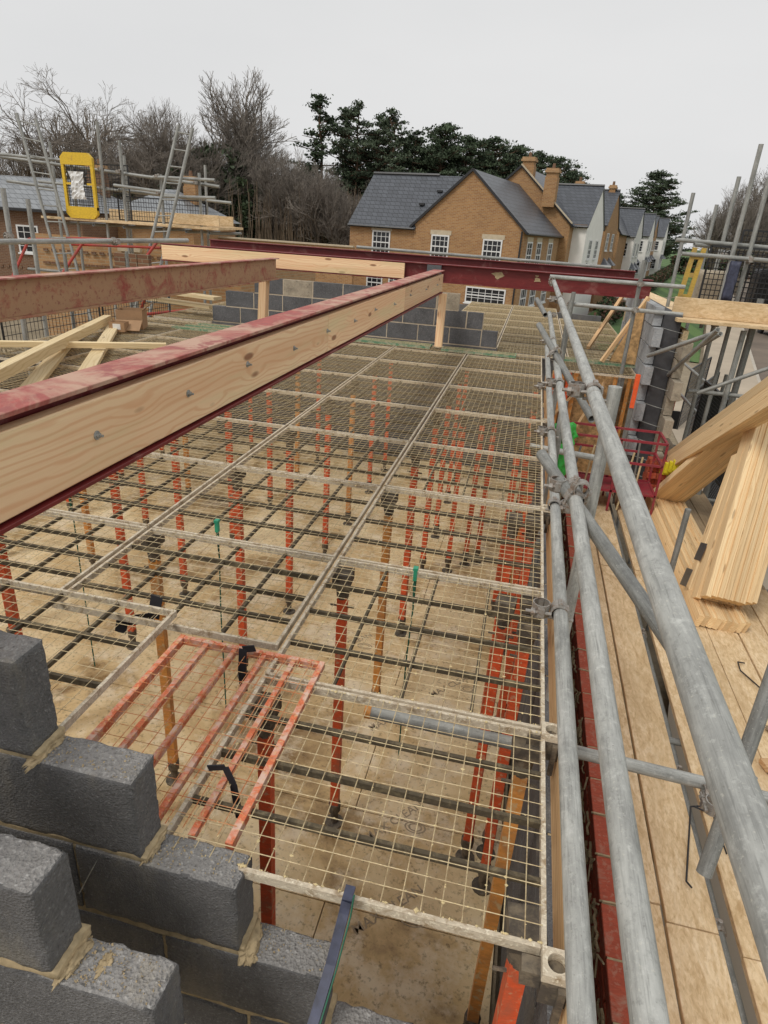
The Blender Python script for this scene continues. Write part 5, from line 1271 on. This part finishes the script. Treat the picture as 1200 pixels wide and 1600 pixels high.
t = thing('rubble_tub', 'black mortar tub full of pale rubble beside the red brick pack', 'tub', (1.9, 11.9, -2.86)); b = MB(); b.box((1.85, 11.6, -2.86), (2.75, 11.63, -2.55)); b.box((1.85, 11.6, -2.86), (1.88, 12.3, -2.55)); b.box((1.88, 11.63, -2.86), (2.75, 12.3, -2.83)); b.make('tub_body', M['black'], t)
for k in range(9): lump((1.95+.085*(k % 4), 11.8+.12*(k//4), -2.62+.05*(k % 3)), (.07, .06, .05), t, 80+k, name='rubble')
t = thing('barrier', 'orange-red plastic barrier beyond the guards near the drive', 'barrier', (6.6, 19, G)); b = MB(); b.box((6.2, 19, G), (6.9, 19.12, G+.9)); b.box((6.1, 18.95, G+.9), (7.0, 19.17, G+1.05)); b.make('barrier_body', M['orange_hi'], t)
# parked car
def car(label, u, v, heading):
    o = bpy.data.objects.new('parked_car', None); link(o, STREET @ Matrix.Translation((u, v, ZG(v)+.04)) @ Matrix.Rotation(heading, 4, 'Z')); tag(o, label, 'car')
    prof = [(-2.15,.35),(-2.2,.62),(-2.1,.86),(-1.75,.93),(-1.35,1.38),(-.9,1.50),(.35,1.48),(.75,1.35),(1.2,.98),(1.95,.86),(2.18,.70),(2.2,.38)]
    n = len(prof); secs = [(-.88,.0), (-.90,.3), (-.70,1), (.70,1), (.90,.3), (.88,0)]; vs = []
    for sy, tk in ((-.90,0), (-.82,1), (.82,1), (.90,0)):
        for x, z in prof:
            y = sy
            if z > .95: y = sy*(1-.16*(z-.95)/.5)
            vs.append((x, y if abs(y) < .9 or tk == 0 else y, z if tk else z*.985))
    fs = []
    for k in range(3):
        for i in range(n): fs.append((k*n+i, k*n+(i+1) % n, (k+1)*n+(i+1) % n, (k+1)*n+i))
    fs += [tuple(range(n-1, -1, -1)), tuple(3*n+i for i in range(n))]
    mk('body', vs, fs, M['car'], o, smooth=False)
    for sy in (-1, 1): mk('side_window', [(-1.25, sy*.885, 1.0), (-1.0, sy*.83, 1.37), (.40, sy*.83, 1.37), (.85, sy*.885, 1.0)], [(0,1,2,3) if sy > 0 else (3,2,1,0)], M['glass'], o)
    mk('windscreen', [(1.13,-.72,1.02), (1.13,.72,1.02), (.72,.66,1.36), (.72,-.66,1.36)], [(0,1,2,3)], M['glass'], o, WM[o] @ Matrix.Translation((.03,0,.02)))
    mk('rear_window', [(-1.70,-.68,1.0), (-1.70,.68,1.0), (-1.36,.62,1.35), (-1.36,-.62,1.35)], [(3,2,1,0)], M['glass'], o, WM[o] @ Matrix.Translation((-.03,0,.02)))
    for x in (-1.35, 1.35):
        for sy in (-1, 1):
            m = MB(); m.prism((x, sy*.72, .33), (x, sy*.91, .33), .33, .33, 16); ty = m.make('wheel', M['rubber'], o, local=True); m = MB(); m.prism((x, sy*.90, .33), (x, sy*.925, .33), .20, .19, 10); m.make('rim', M['plate'], ty, local=True)
    for x in (-2.19, 2.19):
        for sy in (-.62, .62): m = MB(); m.box((x-.03, sy-.15, .62), (x+.03, sy+.15, .76)); m.make('headlight' if x > 0 else 'tail_light', M['lamp'] if x > 0 else M['prop_red'], o, local=True)
    return o
car('black parked car on the road seen under the upper right platform', 5.3, 50.5, R(-72))

# ------------------------------------------------------------------ trees
def bare_tree_mesh(seed, H=14.0, spread=.55, levels=6, upright=.5, trunk_frac=.3, r0=.30, rmin=.006):
    rnd = random.Random(seed); b = MB(); tw_ = MB()
    def seg(p, d, L_, r, lev):
        n = 3 if lev < 3 else 2
        q = p
        for s in range(n):
            d2 = (d+Vector((rnd.uniform(-1,1), rnd.uniform(-1,1), rnd.uniform(-.3,.7)*upright))*.16).normalized()
            e = q+d2*(L_/n); rr = r*(1-.28*(s+1)/n)
            (b if lev <= 1 else tw_).prism(q, e, max(r*(1-.28*s/n), rmin), max(rr, rmin), 5 if lev < 2 else 3, caps=False)
            q = e; d = d2
            if lev < levels and lev >= 1 and s < n-1 and rnd.random() < .55: child(q, d, L_*rnd.uniform(.55,.75), r*.5, lev+1, rnd.uniform(.5,.95))
        if lev < levels:
            k = rnd.choice((2, 2, 3)) if lev else 4
            for _ in range(k): child(q, d, L_*rnd.uniform(.62,.86), r*rnd.uniform(.5,.7), lev+1, rnd.uniform(.25,.75)*spread*1.7)
    def child(p, d, L_, r, lev, ang):
        ax = Vector((rnd.uniform(-1,1), rnd.uniform(-1,1), rnd.uniform(-.2,.2))).cross(d)
        if ax.length < .01: ax = Vector((1,0,0))
        nd = Matrix.Rotation(ang, 3, ax.normalized()) @ d; nd.z += .10*upright; seg(p, nd.normalized(), L_, r, lev)
    seg(Vector((0,0,0)), Vector((0,0,1)), H*trunk_frac, r0, 0)
    # normalise the height
    zs = max(v.z for v in tw_.v); k = H/zs
    for l in (b.v, tw_.v):
        for v in l: v *= k
    return b, tw_
tree_cache = {}
def place_tree(kind, parts, label, x, y, z, s, rz, group, name='tree', cat='tree', sxy=1.0):
    """parts: list of (part name, object data)"""
    o = bpy.data.objects.new(name, None); Wt = Matrix.Translation((x, y, z)) @ Matrix.Rotation(rz, 4, 'Z') @ Matrix.Diagonal((s*sxy, s*sxy, s, 1)); link(o, Wt); tag(o, label, cat, group)
    for nm, me in parts:
        c = bpy.data.objects.new(nm, me); link(c, Wt, o)
    return o
def to_mesh(b, name, mats):
    me = bpy.data.meshes.new(name); me.from_pydata([tuple(v) for v in b.v], [], b.f)
    for m_ in (mats if isinstance(mats, (list, tuple)) else [mats]): me.materials.append(m_)
    me.polygons.foreach_set('material_index', b.mi); me.update(); return me
bare = []
for i, (sp, up_, tf, lv) in enumerate(((.66,.6,.24,8), (.50,1.0,.20,8), (.76,.40,.20,8), (.56,1.0,.14,8))):
    tb, tt_ = bare_tree_mesh(11+i*7, 14, sp, lv, up_, tf); bare.append([('trunk', to_mesh(tb, 'bare_trunk', M['bark'])), ('crown', to_mesh(tt_, 'bare_crown', M['twig']))])
tb, tt_ = bare_tree_mesh(77, 12, .22, 5, 1.6, .20, .16, .018); slim = [('trunk', to_mesh(tb, 'slim_trunk', M['bark'])), ('crown', to_mesh(tt_, 'slim_crown', M['twig_brown']))]
def leaf(b, c, s, rnd, mi=0, flat=1.0):
    n = Vector((rnd.gauss(0,1), rnd.gauss(0,1), rnd.gauss(0,1)*flat+.3)).normalized(); t = n.orthogonal().normalized(); t = Matrix.Rotation(rnd.uniform(0, 6.3), 3, n) @ t; u = n.cross(t)
    b.add([c-t*s-u*s*.3, c+u*s*.55, c+t*s-u*s*.2, c-u*s*.6], [(0,1,2,3)], mi)
def pine_mesh(seed, H=16, w_=3.2, base=.42, round_=0, n=46, dens=95, lf=.20):
    """bare lower trunk, then irregular tiers of limbs that carry flat pads of needles"""
    rnd = random.Random(seed); tr = MB(); lv = MB()
    p = Vector((0,0,0)); r = .24; px_ = [p]
    for k in range(8):
        q = Vector((rnd.uniform(-.16,.16)*k*.35, rnd.uniform(-.16,.16)*k*.35, H*(k+1)/8.3)); tr.prism(p, q, r, r*.85, 6, caps=False); p = q; r *= .85; px_.append(p)
    for k in range(n):
        t = base+(1-base)*(k+rnd.random())/n; z = H*t; u_ = (t-base)/(1-base)
        j = min(7, int(t*8)); ax = px_[j].lerp(px_[j+1], min(1, t*8-j))
        prof = (math.sin(math.pi*min(1, .16+u_*.84))**.6 if round_ else (1-u_**1.7)*.85+.15)*rnd.choice((.45, .7, .9, 1.0, 1.15))
        L_ = w_*prof; a = rnd.uniform(0, 6.283); d = Vector((math.cos(a), math.sin(a), rnd.uniform(.0, .35))); s0 = Vector((ax.x, ax.y, z-.3)); e = s0+d*L_
        tr.prism(s0, e, .07, .02, 3, caps=False)
        side = Vector((-d.y, d.x, 0)).normalized()
        for q in range(max(2, int(L_*1.6))):
            tt = rnd.uniform(.35, 1.0); c = s0.lerp(e, tt)+side*rnd.uniform(-.5, .5)*L_*.32+Vector((0, 0, rnd.uniform(0, .25)))
            tr.prism(s0.lerp(e, tt*.8), c, .025, .012, 3, caps=False)
            R_ = rnd.uniform(.40, .80)
            for _ in range(dens//3):
                v = Vector((rnd.gauss(0,.50), rnd.gauss(0,.50), abs(rnd.gauss(0,.26))-.05))*R_; leaf(lv, c+v, lf*rnd.uniform(.5,1.1), rnd)
    return tr, lv
pines = []
for i, (w_, ba_, rd, n, dn) in enumerate(((2.5,.45,0,46,100), (2.9,.50,1,50,100), (4.0,.34,1,140,120), (5.6,.16,0,210,120))):
    a, c = pine_mesh(101+i*13, 16, w_, ba_, rd, n, dn, .165); pines.append([('trunk', to_mesh(a, 'pine_trunk', M['bark_pine'])), ('crown', to_mesh(c, 'pine_crown', [M['needles'], M['needles2']][i % 2]))])
def bush_mesh(seed, rx, ry, rz_, n, lf, mat, twigs=0):
    rnd = random.Random(seed); b = MB()
    cl = [(Vector((rnd.uniform(-rx,rx), rnd.uniform(-ry,ry), rz_*rnd.random()**.8)), rnd.uniform(.25,.5)) for _ in range(max(8, n//70))]
    for _ in range(n):
        c, r = rnd.choice(cl); v = Vector((rnd.gauss(0,1), rnd.gauss(0,1), rnd.gauss(0,.8)))*r*min(rx, rz_, 3)*.55; leaf(b, c+v, lf*rnd.uniform(.5,1.2), rnd)
    for _ in range(twigs):
        x, y = rnd.uniform(-rx,rx), rnd.uniform(-ry,ry); p = Vector((x, y, 0)); b.prism(p, p+Vector((rnd.uniform(-.5,.5), rnd.uniform(-.5,.5), rz_*rnd.uniform(.8,1.35))), .04, .012, 3, 1, caps=False)
    return b
ivy_me = to_mesh(bush_mesh(5, 1.6, 1.6, 9.5, 6500, .20, None), 'ivy_mass', M['ivy'])
TG = G+.4
def T(kind, px_label, x, y, ztop, k, rz, group=None, nm='tree', sxy=1.0, extra=None):
    src = {'b': bare, 'p': pines}[kind][k]; H0 = 14 if kind == 'b' else 16
    s = (ztop-TG)/H0; return place_tree(kind, src+(extra or []), px_label, x, y, TG, s, rz, group, nm, 'tree', sxy)
WD = 'trees of the wood behind the houses'
T('b', 'tall bare spreading tree above the yellow gate', -37.5, 52, 9.8, 2, .3, WD, 'bare_tree', 1.0)
T('b', 'bare crooked oak right of the yellow gate', -31.5, 52, 7.4, 0, 1.9, WD, 'bare_tree', 1.05)
T('b', 'large round-crowned bare tree above the ivy-covered trunks', -25.6, 56, 10.7, 3, 4.0, WD, 'bare_tree', 1.0, None)
T('b', 'bare tree with ivy-covered limbs left of the round-crowned one', -29.0, 53, 8.2, 1, 2.7, WD, 'bare_tree', 1.0)
T('b', 'bare tree at the far left edge of the photo', -50.5, 58, 6.3, 2, 4.0, WD, 'bare_tree', .9)
for k, (x, zt) in enumerate(((-46.0, 7.7), (-44.8, 8.6), (-43.6, 7.4), (-48.0, 5.2), (-47, 6.0))): place_tree('s', slim, 'slender upright bare poplar at the left, %s from the left' % (ORD[k] if k else 'first'), x, 60, TG, (zt-TG)/12, k*1.3, 'slender bare poplars at the left', 'bare_tree')
for k, (x, y, zt, v) in enumerate(((-23.2,54,5.9,1),(-21.2,53,5.4,3),(-19.6,52,4.9,1),(-18.0,52,4.7,0),(-16.5,51,4.2,3),(-15.2,51,3.8,1),(-22.2,60,6.2,0),(-20.0,61,5.2,3),(-17.2,60,4.8,1),(-14.0,53,3.4,2),(-27.0,60,6.5,1),(-33.5,60,6.2,3),(-36,61,6.6,1),(-39.5,60,6.8,3),(-42.5,62,5.2,2))):
    T('b', 'bare brownish understorey tree in the wood, %s in its row' % (ORD[k] if k else 'first'), x, y, zt, v, k*1.7, WD, 'bare_tree', .75)
for k, (x, y, h_, s) in enumerate(((-26.2,53,1.0,1.15),(-24.6,54,.9,1.0),(-28.2,52,.85,1.0),(-27.2,51,.7,.9),(-23.6,53,.8,.85),(-29.8,52,.62,.9),(-22.6,55,.62,.8),(-31.5,55,.5,1.0))):
    o = bpy.data.objects.new('ivy_thicket', ivy_me); link(o, Matrix.Translation((x, y, TG)) @ Matrix.Rotation(k*1.1, 4, 'Z') @ Matrix.Diagonal((s, s, h_, 1))); tag(o, 'dark ivy-covered trunk right of the leaning ladder, %s from the left' % (ORD[k] if k else 'first'), 'ivy', 'ivy masses in the wood')
PL = [(-19.3,60,9.9,0,1.15),(-17.6,61,9.0,0,1.2),(-16.2,60,9.3,1,.95),(-14.8,61,8.7,1,.95),(-13.2,60,8.9,1,1.05),(-11.9,62,7.8,0,1.2),(-9.2,62,8.3,2,1.0),(-7.2,64,7.7,2,1.0),(-5.2,66,7.9,2,1.0),(-3.2,68,7.6,2,1.0),(-1.2,72,7.6,2,1.0),(.8,76,7.6,2,.9),(-10.5,66,7.2,2,1.0),(-15.8,64,7.6,2,.9),(-12.6,65,7.6,2,.9),(-6.2,70,7.2,2,1.1),(-2.4,74,7.0,2,1.1),(2.4,80,6.9,2,.8)]
for k, (x, y, zt, v, sx) in enumerate(PL): T('p', 'dark Scots pine behind the slate roofs, %s from the left' % (ORD[k] if k else 'first'), x, y, zt, v, k*2.1, 'dark pines behind the houses', 'pine_tree', sx)
T('p', 'big spreading dark conifer standing alone at the end of the street', 20.0, 141, 12.6, 3, .5, None, 'pine_tree', 1.35)
T('p', 'flat-topped pine left of the lone conifer beyond the roofs', 9.4, 146, 9.6, 2, 1.5, None, 'pine_tree', .7)
T('p', 'small pine between the flat-topped pine and the lone conifer', 13.6, 144, 8.9, 2, 2.5, None, 'pine_tree', .7)
T('b', 'small pale bare tree over the ridge of the white house', 6.0, 140, 11.0, 0, .2, None, 'bare_tree', .8)
for k, (x, y, zt, v) in enumerate(((16.3,70,4.6,3),(18.2,70,6.2,1),(20.2,70,7.2,3),(22.6,72,7.8,0),(25,74,8.2,2),(22.5,84,5.6,2),(24.0,90,6,1))): T('b', 'bare roadside tree at the right edge behind the scaffold tubes, %s from the left' % (ORD[k] if k else 'first'), x, y, zt, v, k*1.9, 'bare trees right of the street', 'bare_tree', .8)
# undergrowth, hedges
def stuff(name, b, mats, label, cat):
    o = b.make(name, mats, world=Matrix()); return tag(o, label, cat, kind='stuff')
b = MB(); rnd = random.Random(44)
for _ in range(26000):
    x = rnd.uniform(-75, -8.5); hmax = 6.5 if x < -30 else 4.2; y = rnd.uniform(50, 60); z = TG+hmax*rnd.random()**1.4*(.75+.25*math.sin(x*.7)); leaf(b, Vector((x, y, z)), rnd.uniform(.16,.42), rnd, 0 if rnd.random() < .7 else 1)
for _ in range(5200):
    x = rnd.uniform(-75, -10); y = rnd.uniform(50, 58); p = Vector((x, y, TG)); b.prism(p, p+Vector((rnd.uniform(-.8,.8), rnd.uniform(-.6,.6), rnd.uniform(3, 7.5))), .045, .015, 3, 2, caps=False)
stuff('undergrowth', b, [M['scrub'], M['ivy'], M['twig_brown']], 'brown tangled undergrowth of the wood along the left half', 'undergrowth')
def hedge(name, label, pts, w_, h_, n, mats, lf=.10):
    b = MB(); rnd = random.Random(len(label))
    for (a, c) in zip(pts, pts[1:]):
        a, c = Vector(a), Vector(c); d = (c-a).normalized(); s = Vector((-d.y, d.x, 0))
        for _ in range(n):
            t = rnd.random(); q = a.lerp(c, t)+s*rnd.uniform(-w_/2, w_/2)+Vector((0,0,h_*(1-rnd.random()**2)+.12*math.sin(t*60))); leaf(b, q, lf*rnd.uniform(.6,1.3), rnd, 0 if rnd.random() < .6 else len(mats)-1)
    o = b.make(name, mats, world=Matrix()); return tag(o, label, 'hedge')
hp = [SW(-5.6, v, ZG(v)) for v in (46, 60, 80, 100, 125)]
hedge('hedge', 'reddish brown garden hedge in front of the street houses', [tuple(p) for p in hp], 1.2, 1.3, 4200, [M['hedge'], M['hedge_brown']], .13)
hedge('hedge', 'low clipped green hedge across the front gardens', [tuple(SW(-7.0, 56, ZG(56))), tuple(SW(-3.2, 56, ZG(56)))], 1.2, 1.5, 3000, [M['hedge']], .12)
hedge('hedge', 'dark hedge closing the far end of the street', [tuple(SW(-6, 126, ZG(126))), tuple(SW(20, 132, ZG(132)))], 3, 2.6, 6000, [M['hedge'], M['hedge_brown']], .3)
fp_ = thing('garden_fence', 'low pale timber rail fence across the far lawn', 'fence', tuple(SW(-3, 62, ZG(62))))
for k in range(6):
    a = SW(-3.4+.9*k*1.0, 62+2.0*k, ZG(62)); b = MB(); b.bar(a, a+Vector((0,0,.95)), .09, .09); b.make('post', M['pavement'], fp_)
for z in (.45, .85): b = MB(); b.bar(SW(-3.4, 62, ZG(62)+z), SW(1.1, 72, ZG(62)+z), .05, .07); b.make('rail', M['pavement'], fp_)
